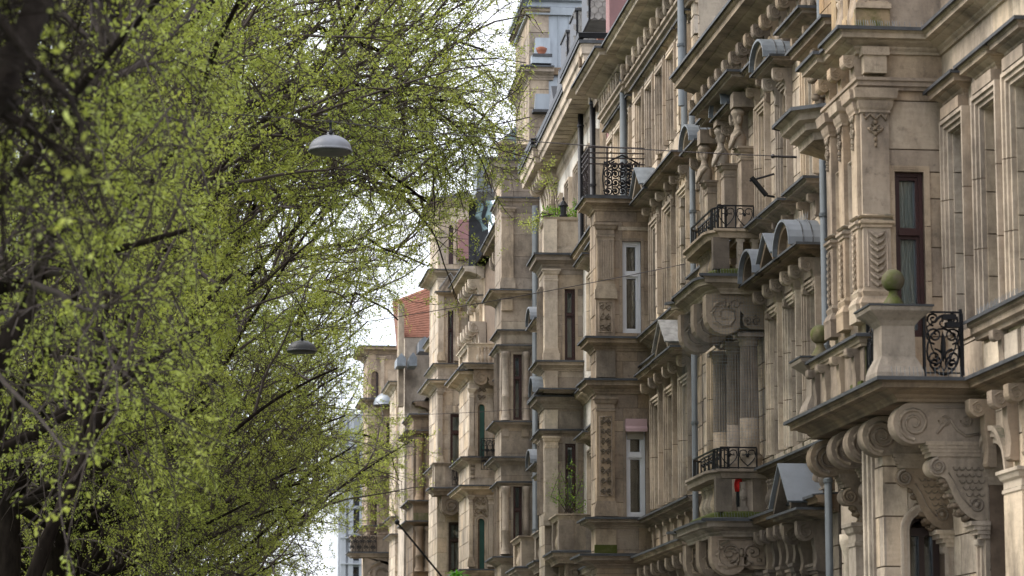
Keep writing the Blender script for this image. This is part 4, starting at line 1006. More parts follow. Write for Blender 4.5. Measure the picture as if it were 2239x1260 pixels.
# ---------------------------------------------------------------- building D
Db = building(FD, 'rendered_house', 'pale rendered house with deep panelled eaves and a narrow oriel topped by a planted terrace')
core(Db, 62.0, 78.7, 16.3)
S = 67.97
zD = lambda y: FD.pz(1230, y, S)[1]; pD = lambda x: FD.pz(x, 700, S)[0]
bay(Db, FD, S, 69.3, .93, 1230, 556, [
    ('corn', 556, 590, .24), ('corn', 790, 812, .20, M['sandg']), ('corn', 866, 894, .23), ('corn', 940, 955, .12),
    ('win', 1235, 1258, 632, 788, M['redwood'], .5), ('win', 1235, 1258, 970, 1120, M['redwood'], .5),
    ('pil', 1191, 1219, 590, 790, '', M['sandp']), ('pil', 1191, 1219, 955, 1150, '', M['sandp']),
    ('box', 1191, 1219, 812, 866, .06, M['sandp'], 'pedestal'), ('box', 1190, 1219, 897, 940, .05, M['sandp'], 'pedestal'),
    ('box', 1219, 1270, 900, 938, .02, M['sandg'], 'sunk_panel'),
    ('winf', 68.4, 68.95, 632, 788, M['whitewood']), ('winf', 68.4, 68.95, 970, 1120, M['whitewood'])], M['sandg'], seed=71, ch=.5, mtf=M['sandp'])
# terrace parapet
m = MB(Face('near', S)); tp = [(S+.05, 0), (S+.05, .86), (69.25, .86), (69.25, 0)]
MB().sweep(tp, [(-.2, zD(556)), (.06, zD(556)), (.06, zD(545)), (0, zD(538)), (0, zD(483)), (.05, zD(480)), (.08, zD(475)), (-.2, zD(475))]).build('terrace_parapet', M['sandg'], Db)
MB(Face('near', S)).box(pD(1218), pD(1189), -.02, .05, zD(556), zD(480)).build('pedestal', M['sandp'], Db)
dw1 = [(63, 63.9, 5.9, 7.9), (65.4, 66.3, 5.9, 7.9), (70.5, 71.3, 5.9, 7.9), (73.5, 74.4, 5.9, 7.9), (76, 76.9, 5.9, 7.9)]
dw2 = [(a, b, 9.9, 12) for a, b, _, _ in dw1]; dw3 = [(a, b, 13.3, 15.1) for a, b in ((62.6, 63.4), (64.5, 65.3), (66.2, 67.), (68.4, 69.2), (70.4, 71.2), (72.6, 73.4), (74.8, 75.6), (77, 77.8))]
ashlar(Db, FRONT, 61.85, 78.8, 3.5, 9.3, dw1, .6, 1.2, M['white'], seed=72, zmin=99); ashlar(Db, FRONT, 61.85, 78.8, 9.3, 12.7, dw2, .6, 1.2, M['white'], seed=73, zmin=99)
ashlar(Db, FRONT, 61.85, 78.8, 12.7, 16.2, dw3, .6, 1.2, M['white'], seed=74, zmin=99)
def skin(root, s0, s1, z0, z1, ops, mt, face=FRONT):      # smooth render coat in front of the wall bed
    us = sorted({s0, s1, *[o[0] for o in ops], *[o[1] for o in ops]}); m = MB(face)
    for a, b in zip(us[:-1], us[1:]):
        zz = z0
        for o in sorted([o for o in ops if o[0] <= a+.001 and o[1] >= b-.001], key=lambda q: q[2]):
            if o[2] > zz: m.box(a, b, -.03, 0, zz, o[2])
            zz = o[3]
        if zz < z1: m.box(a, b, -.03, 0, zz, z1)
    m.build('render_coat', mt, root)
skin(Db, 61.85, 78.8, 0, 16.2, dw1+dw2+dw3, M['white'])
for i, (a, b, z0, z1) in enumerate(dw1+dw2+dw3):
    window(Db, FRONT, a, b, z0, z1, M['whitewood'], .2); surround(Db, FRONT, a, b, z0, z1, .14, .1, M['sandp'])
    if i < 10: cap(Db, FRONT, a-.2, b+.2, z1+.25, z1+.45, .3, M['sandg'])
cornice(Db, [(61.85, 0), (S, 0)], 12.6, 12.85, .3, M['sandp']); cornice(Db, [(69.3, 0), (78.7, 0)], 12.6, 12.85, .3, M['sandp'])
cornice(Db, [(61.85, 0), (S, 0)], 9.25, 9.5, .25, M['sandp']); cornice(Db, [(69.3, 0), (78.7, 0)], 9.25, 9.5, .25, M['sandp'])
cornice(Db, [(61.85, 0), (S, 0)], 5.0, 5.3, .3, M['sandp']); cornice(Db, [(69.3, 0), (78.7, 0)], 5.0, 5.3, .3, M['sandp'])
DE = [(-.02, 0), (.0, 0), (.02, .15), (.10, .2), (.10, .42), (.86, .46), (.88, .6), (.95, .64), (.97, .8), (1, .84), (1, .94), (-.02, 1.)]
EV = [(62.0, 0), (62.0, .15), (64.8, .15), (64.8, 0), (73.6, 0), (73.6, .12), (76.8, .12)]
cornice(Db, EV, 15.72, 16.62, .62, M['sandp'], DE, name='eaves_cornice')
MB().sweep(EV, [(.54, 16.64), (.66, 16.64), (.68, 16.74), (.62, 16.76), (.54, 16.74)]).build('gutter', M['iron'], Db)
m = MB()
for k in range(29): m.box(62.3+.5*k, 62.31+.5*k, .1, .50, 16.10, 16.108)
m.build('soffit_joint', M['mortar'], Db)
for k in range(5): bracket(Db, FRONT, 74+.55*k, .22, 15.2, 16.15, .5, M['sandp'], 'eaves_bracket')
pipe(Db, 66.9, .16, 12.8, 16.1, .07, M['iron']); pipe(Db, 64.4, .16, 12.8, 16.1, .07, M['iron']); pipe(Db, 78.6, .15, .2, 16, .08)
m = MB(); m.box(61.85, 62.5, -3, FD.pz(1332, 40, 61.9)[0], 14.5, 21); m.build('party_wall', M['mauve'], Db)
MB().box(61.80, 61.98, -.2, .75, 16.1, 16.6).build('broken_eaves_end', M['soot'], Db); MB().box(62.52, 62.8, -.3, .25, 16.6, 16.95).build('brick_stub', M['brick'], Db)
# mansard with slated dormers
m = MB(); m.add([(62.5, -.2, 16.7), (78.7, -.2, 16.7), (78.7, -2.4, 20.5), (62.5, -2.4, 20.5), (62.5, -9, 16.7), (78.7, -9, 16.7), (78.7, -7, 20.5), (62.5, -7, 20.5)], [(0, 1, 2, 3), (4, 5, 6, 7), (3, 2, 6, 7), (0, 3, 7, 4), (1, 2, 6, 5)]); m.build('mansard_roof', M['slate'], Db)
for c, x0, x1, y0, y1 in ((64.3, 1291, 1322, -60, 44), (67.0, 1264, 1291, 24, 96), (70.0, 1243, 1264, 72, 142)):
    f = FD.pz; p0, p1 = f(x1, 50, c)[0], f(x0, 50, c)[0]; z0, z1 = f(x0, y1, c)[1], f(x0, y0, c)[1]
    o = MB().box(c, c+1.3, p0-1.2, p1, z0, z1).build('dormer', M['slate'], Db)
    m = MB(Face('near', c)); r = 0; zz = z0
    while zz < z1:
        u_ = p0-.3-(.09 if r % 2 else 0)
        while u_ < p1-.02:
            m.add([(u_, .012, zz+.2), (u_+.17, .012, zz+.2), (u_+.17, .02, zz+.06), (u_+.085, .028, zz), (u_, .02, zz+.06)], [(0, 1, 2, 3, 4)]); u_ += .18
        zz += .14; r += 1
    m.build('slate_cladding', M['slatel'], o, kind='stuff')
    MB().box(c-.06, c+1.36, p0-1, p1+.08, z1, z1+.06).build('dormer_roof', M['lead'], o)
    MB().box(c-.03, c+1.33, p1, p1+.05, z0, z1).build('dormer_front', M['iron'], o)
for c in (72.5, 74.5): 
    o = MB().box(c, c+1, -1.5, -.1, 16.8, 18.1).build('dormer', M['zinc'], Db); MB().extr_uz([(c-.1, 18.1), (c+1.1, 18.1), (c+.5, 18.6)], -1.5, .05).build('dormer_roof', M['iron'], o)
# low stone balconies stepping along the ground floor
def balcony(root, F, s0, s1, P, zcap, zbase, zslab, mt, seed=1):
    pth = [(s0, 0), (s0, P), (s1, P), (s1, 0)]
    o = cornice(root, pth, zslab, zbase, .16, mt, name='balcony')
    MB().box(s0, s1, 0, P, zslab, zbase-.01).build('balcony_slab', M['soot'], o)
    MB().sweep(pth, [(-.18, zcap-.13), (.0, zcap-.13), (.04, zcap-.05), (.08, zcap-.03), (.08, zcap), (-.18, zcap)]).build('parapet_rail', mt, o)
    NN = Face('near', s0)
    for q in ((s0, s0+.3, P-.35, P), (s0, s0+.16, 0, .15), (s1-.3, s1, P-.35, P)): MB().box(*q, zbase, zcap-.13).build('pedestal', mt, o)
    MB(NN).box(.15, P-.35, -.14, -.02, zbase, zcap-.13).build('parapet_panel', M['sandg'], o)
    balusters(o, Face('front', P-.12), s0+.35, s1-.35, 0, zbase, zcap-.13, max(2, int((s1-s0)/.28)), mt)
    for c in (s0+.2, s1-.2): bracket(o, FRONT, c, .25, zslab-.5, zslab, P*.8, M['carved'])
    return o
zz = lambda y, s: FD.pz(1230, y, s)[1]
balcony(Db, FD, 66.2, 67.9, FD.pz(1222, 1150, 66.2)[0], zz(1124, 66.2), zz(1205, 66.2), zz(1232, 66.2), M['sandg'])
balcony(Db, FD, 71.8, 73.4, FD.pz(1182, 1150, 71.8)[0], zz(1160, 71.8), zz(1226, 71.8), zz(1250, 71.8), M['sandg'])
balcony(Db, FD, 75.0, 77.4, FD.pz(1140, 1150, 75.)[0], zz(1172, 75.), zz(1240, 75.), zz(1262, 75.), M['sandg'])
m = MB(Face('near', S)); arc = [(pD(1190)+.20-.2*math.cos(t), zD(880)+.55*math.sin(t)) for t in np.linspace(0, PI, 9)]
seg_hood(Db, FRONT, 68.3, 69.2, zD(866)-.05, 1.12, .32, M['sandg'], M['zinc'])
seg_hood(Db, FRONT, 73.4, 74.6, 11.9, .7, .3, M['sandg'], M['zincl']); seg_hood(Db, FRONT, 73.4, 74.6, 8.2, .7, .3, M['sandg'], M['zincl'])

# ---------------------------------------------------------------- building E
Eb = building(FE, 'sandstone_house', 'sandstone house whose tall bay has paired columns on both sides of oxblood windows')
core(Eb, 79.2, 88.6, 16)
S = 78.95
zE = lambda y: FE.pz(1120, y, S)[1]; pE = lambda x: FE.pz(x, 700, S)[0]
bay(Eb, FE, S, 80.9, pE(1096), 1120, 372, [
    ('corn', 350, 392, .30), ('corn', 432, 450, .10), ('corn', 636, 652, .32), ('corn', 722, 732, .1), ('corn', 755, 768, .12), ('corn', 922, 936, .2), ('corn', 1000, 1018, .24), ('corn', 1054, 1064, .1), ('corn', 1218, 1232, .22),
    ('pil', 1096, 1122, 455, 632, ''), ('rel', 1097, 1121, 452, 480, 1),
    ('box', 1096, 1120, 656, 680, .1, M['sandg'], 'corbel'),
    ('win', 1122, 1141, 775, 918, M['redwood'], .5), ('win', 1122, 1141, 1060, 1212, M['redwood'], .5),
    ('col', 1105, 8, 770, 920), ('col', 1150, 7, 770, 920), ('col', 1105, 8, 1064, 1212), ('col', 1150, 7, 1064, 1212),
    ('box', 1098, 1112, 938, 955, .04, M['sandg'], 'corbel'), ('box', 1140, 1156, 938, 955, .04, M['sandg'], 'corbel'),
    ('winf', 79.6, 80.2, 775, 918, M['redwood']), ('winf', 79.6, 80.2, 1064, 1212, M['redwood'])], M['sandg'], seed=81, ch=.6, bl=.8)
wl_ = [(81.6, 82.4, z, z+2.0) for z in (5.9, 9.6, 13)]+[(84.0, 84.9, z, z+2.0) for z in (5.9, 9.6, 13)]+[(86.3, 87.2, z, z+2.0) for z in (5.9, 9.6, 13)]
ashlar(Eb, FRONT, 78.9, 88.7, 0, 16.0, wl_, .5, .9, M['sandp'], seed=82, zmin=5)
for a, b, z0, z1 in wl_: window(Eb, FRONT, a, b, z0, z1, M['green']); surround(Eb, FRONT, a, b, z0, z1, .14, .1, M['sandp']); cap(Eb, FRONT, a-.2, b+.2, z1+.2, z1+.4, .3, M['sandg'])
for i in range(6): pilaster(Eb, FRONT, 82.8+.95*i, 83.1+.95*i, 12.2, 15.2, .2, M['sandg']); bracket(Eb, FRONT, 82.95+.95*i, .25, 15.3, 16.0, .6, M['sandg'])
cornice(Eb, [(80.9, 0), (88.6, 0)], 16.0, 16.4, .8, M['sandg'], name='eaves_cornice'); cornice(Eb, [(80.9, 0), (88.6, 0)], 12., 12.3, .4, M['sandg']); cornice(Eb, [(80.9, 0), (88.6, 0)], 8.6, 8.9, .4, M['sandg'])
m = MB(); m.add([(82.5, .6, 16.42), (88.6, .6, 16.42), (88.6, -1.6, 19), (82.5, -1.6, 19), (82.5, -8, 16.42), (88.6, -8, 16.42)], [(0, 1, 2, 3), (3, 2, 5, 4), (0, 3, 4), (1, 2, 5)]); m.build('roof', M['slate'], Eb)
# ball and volute on the bay's shoulder
MB().lathe(79.3, pE(1108), [(.3, zE(350)), (.3, zE(343)), (.22, zE(338)), (.2, zE(328)), (.3, zE(318)), (.28, zE(308)), (.1, zE(300))], 12).build('urn', M['soot'], Eb, True)
bracket(Eb, Face('front', -.2), 79.4, .5, zE(350), zE(312), .8, M['soot'], 'shoulder_volute')
# zinc-clad tower of the same house, set back
T = thing('corner_tower', 'tall stone and zinc-clad tower rising behind the pale house, its top cut by the frame', 'tower', (FE.O[0], FE.O[1], 0), -FE.th)
ts = 80.2; zT = lambda y: FE.pz(1220, y, ts)[1]; pT = lambda x: FE.pz(x, 200, ts)[0]; NT = Face('near', ts)
ashlar(T, NT, pT(1200), pT(1157), 15.8, zT(-10), [], .55, .5, M['sandg'], seed=91)
ashlar(T, Face('front', pT(1157)), ts, ts+4, 15.8, zT(-10), [], .55, .8, M['sandg'], seed=92)
MB(NT).box(pT(1290), pT(1200), -.3, -.04, 15.8, zT(32)).build('zinc_wall', M['zinct'], T)
for x in (1222, 1245, 1268): MB(NT).box(pT(x)-.012, pT(x)+.012, -.05, .0, 15.8, zT(32)).build('standing_seam', M['zinct'], T)
MB().sweep([(ts, pT(1296)), (ts, pT(1157)), (ts+4, pT(1157))], [(-.2, zT(34)), (.08, zT(34)), (.10, zT(18)), (.04, zT(16)), (.04, zT(6)), (.22, zT(4)), (.22, zT(-6)), (-.2, zT(-6))]).build('tower_cornice', M['zinct'], T)
cornice(T, [(ts, pT(1210)), (ts, pT(1160)), (ts+4, pT(1160))], zT(176), zT(148), .28, M['sandg'])
cornice(T, [(ts, pT(1202)), (ts, pT(1158)), (ts+4, pT(1158))], zT(36), zT(20), .2, M['sandg'])
for y0, y1, x0, x1 in ((88, 124, 1167, 1201), (210, 245, 1167, 1200)):
    MB(NT).extr_uz([(pT(x1), zT(y1)), (pT(x0), zT(y1)), (pT(x0)-.03, zT(y0)), (pT(x1), zT(y0))], 0, .25).build('zinc_hood', M['zinct'], T)
    MB(NT).box(pT(x1)-.05, pT(x0)+.06, 0, .34, zT(y1+6), zT(y1)).build('hood_shelf', M['lead'], T)
MB(NT).box(pT(1204), pT(1160), 0, .3, zT(144), zT(128)).build('zinc_apron', M['zinct'], T)
MB(NT).box(pT(1245), pT(1203), -.02, .12, zT(165), zT(150)).build('timber_strip', M['soot'], T)
tag(loose(MB().lathe(ts-.2, pT(1182), [(.1, zT(124)), (.15, zT(118)), (.17, zT(111)), (.10, zT(108))], 10).build('flower_pot', M['pot'], None, True), FE), 'round terracotta pot on the zinc ledge of the stone tower', 'flower pot')
# copper dome left of the tower
dm = thing('copper_dome', 'pale green copper dome roof showing left of the stone tower above the eaves', 'dome', (FE.O[0], FE.O[1], 0), -FE.th)
ds = 84; zd = lambda y: FE.pz(1120, y, ds)[1]; pd = lambda x: FE.pz(x, 300, ds)[0]
m = MB(Face('near', ds)); arc = [(pd(1160)+(pd(1092)-pd(1160))*math.cos(t), zd(350)+(zd(268)-zd(350))*math.sin(t)) for t in np.linspace(0, PI/2, 10)]
m.extr_uz([(pd(1160), zd(350))]+arc, -3, 0); m.build('roof_shell', M['copper'], dm)
for i in range(0, 10, 3): MB(Face('near', ds)).extr_uz([arc[i], (pd(1160), arc[i][1]), (pd(1160), arc[i][1]+.03), (arc[i][0], arc[i][1]+.03)], 0, .02).build('seam', M['zinc'], dm)
MB(Face('near', ds+3)).box(pd(1100), pd(1052), 0, 1.5, zd(400), zd(322)).build('zinc_parapet', M['zinc'], dm)

# ---------------------------------------------------------------- farther houses F..J
def far_house(name, label, s0, s1, xo, xw, ytop, spec, mt, seed, zroof=None, roofmat='slate', front=True, ch=.5):
    r = building(FG, name, label)
    xm = (xo+xw)/2; P = FG.pz(xo, 800, s0)[0]
    ztop = FG.pz(xm, ytop, s0)[1]
    core(r, s0+.4, s1, zroof or ztop, 9)
    bay(r, FG, s0, s0+3.2, P, xm, ytop, spec, mt, seed=seed, ch=ch, bl=.6, zmin=5)
    ops = []
    k = int((s1-s0-4)/2.2)
    for i in range(max(1, k)):
        for z in (5.9, 9.6, 13.2):
            if z+2 < (zroof or ztop)-.6 and s0+4.9+2.2*i < s1-.2: ops.append((s0+4+2.2*i, s0+4.9+2.2*i, z, z+2))
    ashlar(r, FRONT, s0, s1, 0, zroof or ztop, ops, .5, .9, M['sandp'], seed=seed+1, zmin=99)
    skin(r, s0+3.2, s1, 0, zroof or ztop, ops, M['sandp'])
    for a, b, z0, z1 in ops:
        window(r, FRONT, a, b, z0, z1, M['green' if seed % 2 else 'redwood'], curt=0); surround(r, FRONT, a, b, z0, z1, .14, .1, mt); cap(r, FRONT, a-.2, b+.2, z1+.2, z1+.4, .3, mt)
    zt2 = zroof or ztop
    cornice(r, [(s0+3.2, 0), (s1, 0)], zt2-.4, zt2, .7, mt, name='eaves_cornice')
    for q in range(int((s1-s0-3.4)/.8)): bracket(r, FRONT, s0+3.6+.8*q, .25, zt2-1.1, zt2-.4, .5, mt, 'eaves_bracket')
    for z in (8.6, 12.2):
        if z < zt2-1: cornice(r, [(s0+3.2, 0), (s1, 0)], z, z+.3, .35, mt)
    m = MB(); m.add([(s0+.4, .3, zt2+.03), (s1, .3, zt2+.03), (s1, -3, zt2+3), (s0+.4, -3, zt2+3), (s0+.4, -8, zt2), (s1, -8, zt2)], [(0, 1, 2, 3), (3, 2, 5, 4), (0, 3, 4), (1, 2, 5)]); m.build('roof', M[roofmat], r)
    return r
Fb = far_house('carved_stone_house', 'narrow carved stone house with tall green arched windows and a small baluster balcony', 89.2, 97.2, 1026, 1084, 770, [
    ('corn', 812, 832, .4), ('corn', 1000, 1014, .25), ('corn', 1062, 1082, .3), ('corn', 1246, 1258, .3),
    ('arch', 1045, 1060, 884, 998, M['green']), ('arch', 1045, 1060, 1134, 1244, M['green']),
    ('rel', 1042, 1064, 846, 876), ('rel', 1036, 1066, 1086, 1128, 1), ('rel', 1028, 1040, 1015, 1050), ('rel', 1022, 1036, 770, 805),
    ('pil', 1026, 1036, 850, 998, ''), ('pil', 1066, 1078, 850, 998, ''), ('pil', 1026, 1034, 1084, 1240, ''), ('pil', 1068, 1078, 1084, 1240, '')], M['sandp'], 101, zroof=16.5)
s_ = 89.2; P_ = FG.pz(1030, 800, s_)[0]; zF = lambda y: FG.pz(1050, y, s_)[1]
balcony(Fb, FG, s_-.6, s_+2.4, P_+.15, zF(756), zF(800), zF(812), M['sandp'])
balusters(Fb, Face('near', s_-.45), .2, P_-.1, .1, zF(800), zF(764), 4, M['sandp'])
rail_panel(Fb, Face('near', s_-.2), FG.pz(1088, 980, s_)[0], FG.pz(1050, 980, s_)[0], .1, zF(1030), zF(960), 3, M['iron'], 'scroll')
for k in range(5):
    bracket(Fb, FRONT, 92+.9*k, .3, 12.8, 14.6, .55, M['sandp'], 'figure_bracket'); MB().lathe(92.4+.9*k, .3, [(.16, 8.9), (.12, 9.2), (.12, 12), (.18, 12.3)], 8).build('column', M['sandp'], Fb, True)
Gb = far_house('turret_house', 'pale stone turret house with slate cap roof and small gable over an oxblood window', 97.5, 107.6, 957, 1021, 442, [
    ('corn', 434, 452, .3), ('corn', 592, 606, .35), ('corn', 796, 806, .15), ('corn', 832, 848, .35), ('corn', 1018, 1030, .15),
    ('arch', 980, 990, 492, 578, M['redwood']), ('win', 979, 991, 680, 795, M['redwood'], .4), ('win', 985, 1012, 905, 1018, M['redwood'], .5), ('win', 982, 1012, 1142, 1250, M['brownwood'], .4),
    ('pil', 958, 970, 610, 790, ''), ('pil', 995, 1003, 670, 790, ''), ('pil', 958, 968, 855, 1018, ''), ('box', 990, 996, 888, 902, .05, M['sandp'], 'keystone')], M['sandp'], 111, zroof=15.8)
s_ = 97.5; zG = lambda y: FG.pz(990, y, s_)[1]; pG = lambda x: FG.pz(x, 700, s_)[0]
tri_hood(Gb, Face('near', s_), pG(1000), pG(964), zG(650), .3, zG(620)-zG(650), M['sandg'], M['slatel'])
c0, c1 = pG(1060), pG(950); z0, z1 = zG(438), zG(403)
m = MB(); m.add([(s_-.2, c0, z0), (s_-.2, c1, z0), (s_+3.6, c1, z0), (s_+3.6, c0, z0), (s_+1.4, (c0+c1)/2-.3, z1), (s_+2.2, (c0+c1)/2-.6, z1)], [(0, 1, 4), (1, 2, 5, 4), (2, 3, 5), (3, 0, 4, 5)]); m.build('turret_roof', M['slatel'], Gb)
m = MB()
for k in range(9):
    t = k/9; z = z0+(z1-z0)*t+.01; q = .5*t
    m.box(s_-.24+1.55*t, s_-.18+1.55*t, c0+((c0+c1)/2-.3-c0)*t, c1+((c0+c1)/2-.3-c1)*t, z, z+.03)
m.build('slate_course', M['slate'], Gb)
MB(Face('near', s_)).box(pG(1021), pG(1000), 0, .5, zG(570), zG(485)).build('mauve_box', M['mauve'], Gb)
m = MB(Face('near', s_+.4)); 
for q in (0, .35): m.tube([(pG(1038)-q, .2, zG(420)), (pG(1052)-q, .2, zG(450)), (pG(1046)-q, .2, zG(470)), (pG(1062)-q, .2, zG(500))], .12, 6)
m.build('vent_duct', M['copper'], Gb)
MB(Face('near', s_+.6)).box(pG(1072), pG(1016), -.2, 0, zG(600), zG(425)).build('dark_glazing', M['lead'], Gb)
for y0, y1, x0, x1 in ((1018, 1068, 962, 982),): MB(Face('near', s_-.5)).box(pG(x1), pG(x0), -.3, .0, zG(y1), zG(y0)).build('pedestal', M['sandg'], Gb)
balcony(Gb, FG, s_-1.0, s_-.1, pG(946), zG(1018), zG(1072), zG(1088), M['sandg'])
rail_panel(Gb, Face('near', s_-1.05), pG(1020), pG(983), .05, zG(1068), zG(1014), 2, M['iron'], 'scroll')
for x in (1000,): bracket(Gb, Face('front', 0.), s_-.6, .3, zG(1160), zG(1088), pG(966), M['sandp'])
Hb = far_house('sooty_stone_house', 'narrow dark sooty house front with round corner bays stacked between balconies', 108.2, 114.6, 905, 945, 905, [
    ('corn', 905, 918, .15, M['soot']), ('corn', 942, 955, .3, M['soot']), ('corn', 1095, 1104, .2, M['soot']), ('corn', 1140, 1150, .3, M['soot']),
    ('col', 918, 8, 958, 1094), ('col', 938, 8, 958, 1094), ('col', 918, 8, 1152, 1250), ('col', 938, 8, 1152, 1250), ('rel', 906, 916, 960, 1000),
    ('box', 905, 944, 1122, 1138, .06, M['moss'], 'mossy_plinth')], M['soot'], 121, zroof=14.2)
Ib = far_house('beige_stone_house', 'beige stone house beyond the sooty one with a zinc dormer and a flower-box balcony', 115.2, 120, 866, 903, 835, [
    ('corn', 835, 850, .3), ('corn', 985, 992, .15), ('corn', 1130, 1142, .2), ('corn', 1168, 1176, .2), ('pil', 868, 880, 860, 980, ''), ('pil', 868, 880, 1000, 1128, ''), ('pil', 868, 880, 1180, 1250, ''),
    ('win', 892, 901, 1052, 1128, M['brownwood'], 0)], M['sandp'], 131, zroof=14.5)
rail_panel(Ib, Face('near', 114.9), FG.pz(905, 950, 114.9)[0], FG.pz(872, 950, 114.9)[0], .2, FG.pz(890, 968, 114.9)[1], FG.pz(890, 925, 114.9)[1], 4, M['iron'], 'bars')
fb = thing('flower_box', 'terracotta flower box with leafy plants on the far iron balcony', 'flower box', (FG.O[0], 0, 0))
MB(Face('near', 114.7)).box(FG.pz(902, 965, 114.7)[0], FG.pz(886, 965, 114.7)[0], -.2, .1, FG.pz(890, 972, 114.7)[1], FG.pz(890, 962, 114.7)[1]).build('box', M['pot'], fb)
Jb = far_house('end_house', 'beige house closing the row with arched windows, small zinc dome and projecting iron balcony', 120.6, 128, 805, 866, 760, [
    ('corn', 758, 775, .4), ('corn', 872, 884, .3), ('corn', 1028, 1036, .15), ('corn', 1150, 1162, .2),
    ('arch', 812, 828, 812, 872, M['brownwood']), ('arch', 812, 826, 1096, 1170, M['brownwood']), ('win', 846, 857, 925, 985, M['brownwood'], 0), ('arch', 812, 826, 1240, 1300, M['brownwood']),
    ('pil', 832, 842, 1040, 1145, ''), ('pil', 832, 842, 1166, 1250, ''), ('pil', 832, 840, 780, 870, '')], M['sand'], 141, zroof=17.2, roofmat='tile')
s_ = 120.6; zJ = lambda y: FG.pz(830, y, s_)[1]; pJ = lambda x: FG.pz(x, 700, s_)[0]
MB().lathe(s_-.3, pJ(848), [(.62, zJ(888)), (.62, zJ(884)), (.55, zJ(874)), (.35, zJ(864)), (.1, zJ(858))], 14).build('zinc_dome', M['zinc'], Jb, True)
balcony(Jb, FG, s_-1.2, s_-.05, pJ(770), zJ(1176), zJ(1212), zJ(1222), M['sandg'])
rail_panel(Jb, Face('near', s_-1.25), pJ(822), pJ(762), .03, zJ(1212), zJ(1174), 4, M['iron'], 'scroll')
# orange roof and small chimneys far behind
ro = thing('orange_roofed_house', 'far house of which only the orange tiled roof slope shows between tree and facades', 'building', (FG.O[0], 0, 0))
so = 112; zo = lambda y: FG.pz(910, y, so)[1]; po = lambda x: FG.pz(x, 700, so)[0]
m = MB(Face('near', so)); m.add([(po(965), 0, zo(738)), (po(885), 0, zo(738)), (po(868), -2.5, zo(640)), (po(965), -2.5, zo(600)), (po(965), -4, zo(738)), (po(885), -4, zo(738))], [(0, 1, 2, 3), (1, 2, 5), (0, 3, 4), (4, 5, 2, 3)]); m.build('roof', M['tile'], ro)
m = MB(Face('near', so))
for k in range(20):
    t = k/20; m.tube([(po(965), -2.5*t+.02, zo(738)+(zo(600)-zo(738))*t+.02), (po(885)+(po(868)-po(885))*t, -2.5*t+.02, zo(738)+(zo(640)-zo(738))*t+.02)], .022, 4)
m.build('tile_course', M['tile'], ro, kind='stuff')
MB(Face('near', so)).box(po(965), po(886), -4, -.01, 0, zo(738)).build('wall', M['sandp'], ro)
for x0, x1, y0, y1, mt in ((916, 942, 736, 768, 'zincl'), (868, 888, 772, 800, 'zinc'), (895, 912, 770, 800, 'zinc')):
    a, b = FG.pz(x1, y0, 110.5), FG.pz(x0, y1, 110.5)
    tag(loose(MB(Face('near', 110.5)).extr_uz([(a[0], b[1]), (b[0], b[1]), (b[0], a[1]-.2), ((a[0]+b[0])/2, a[1]), (a[0], a[1]-.2)], -1.2, 0).build('dormer', M[mt]), FG),
        {916: 'bright zinc dormer right under the orange roof', 868: 'leftmost small grey dormer on the far roofs', 895: 'grey dormer between the leftmost dormer and the orange roof'}[x0], 'dormer', 'zinc dormers on the far roofs')
tag(loose(MB(Face('near', 111.5)).box(FG.pz(884, 700, 111.5)[0], FG.pz(872, 700, 111.5)[0], -.6, 0, 14, FG.pz(878, 664, 111.5)[1]).build('chimney', M['sandg']), FG), 'small pale chimney beside the orange roof', 'chimney')
# modern building at the end of the street
Kb = thing('modern_block', 'light grey modern block with tall dark-framed windows closing the street behind the trees', 'building')
X0 = lambda x, y, d: FG.pz(x, y, d)
dk = 140; pk = lambda x: FG.pz(x, 1000, dk)[0]; zk = lambda y: FG.pz(780, y, dk)[1]; NK = Face('near', dk)
loose(Kb, FG)
wk = [(770, 796, 900, 960), (770, 788, 985, 1042), (770, 788, 1060, 1106), (770, 788, 1115, 1166), (770, 788, 1186, 1226), (770, 788, 1240, 1290)]
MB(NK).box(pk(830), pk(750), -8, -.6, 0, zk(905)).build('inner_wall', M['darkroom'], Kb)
skin(Kb, pk(830), pk(750), 0, zk(905), [(pk(b), pk(a), zk(d), zk(c)) for a, b, c, d in wk[1:]], M['modern'], NK)
m = MB(NK)
for y in (975, 1050, 1110, 1175, 1232): m.box(pk(830), pk(750)+.1, 0, .25, zk(y+3), zk(y))
for x in (752, 768, 792): m.box(pk(x)-.12, pk(x)+.12, 0, .18, 0, zk(900))
m.build('cladding_rib', M['modern'], Kb)
for a, b, c, d in wk[1:]: window(Kb, NK, pk(b), pk(a), zk(d), zk(c), M['lead'], rec=.1, fw=.08, mull=True, curt=0)
MB().box(dk, dk+8, pk(750), pk(750)+.2, 0, zk(905)).build('side_wall', M['modern'], Kb)

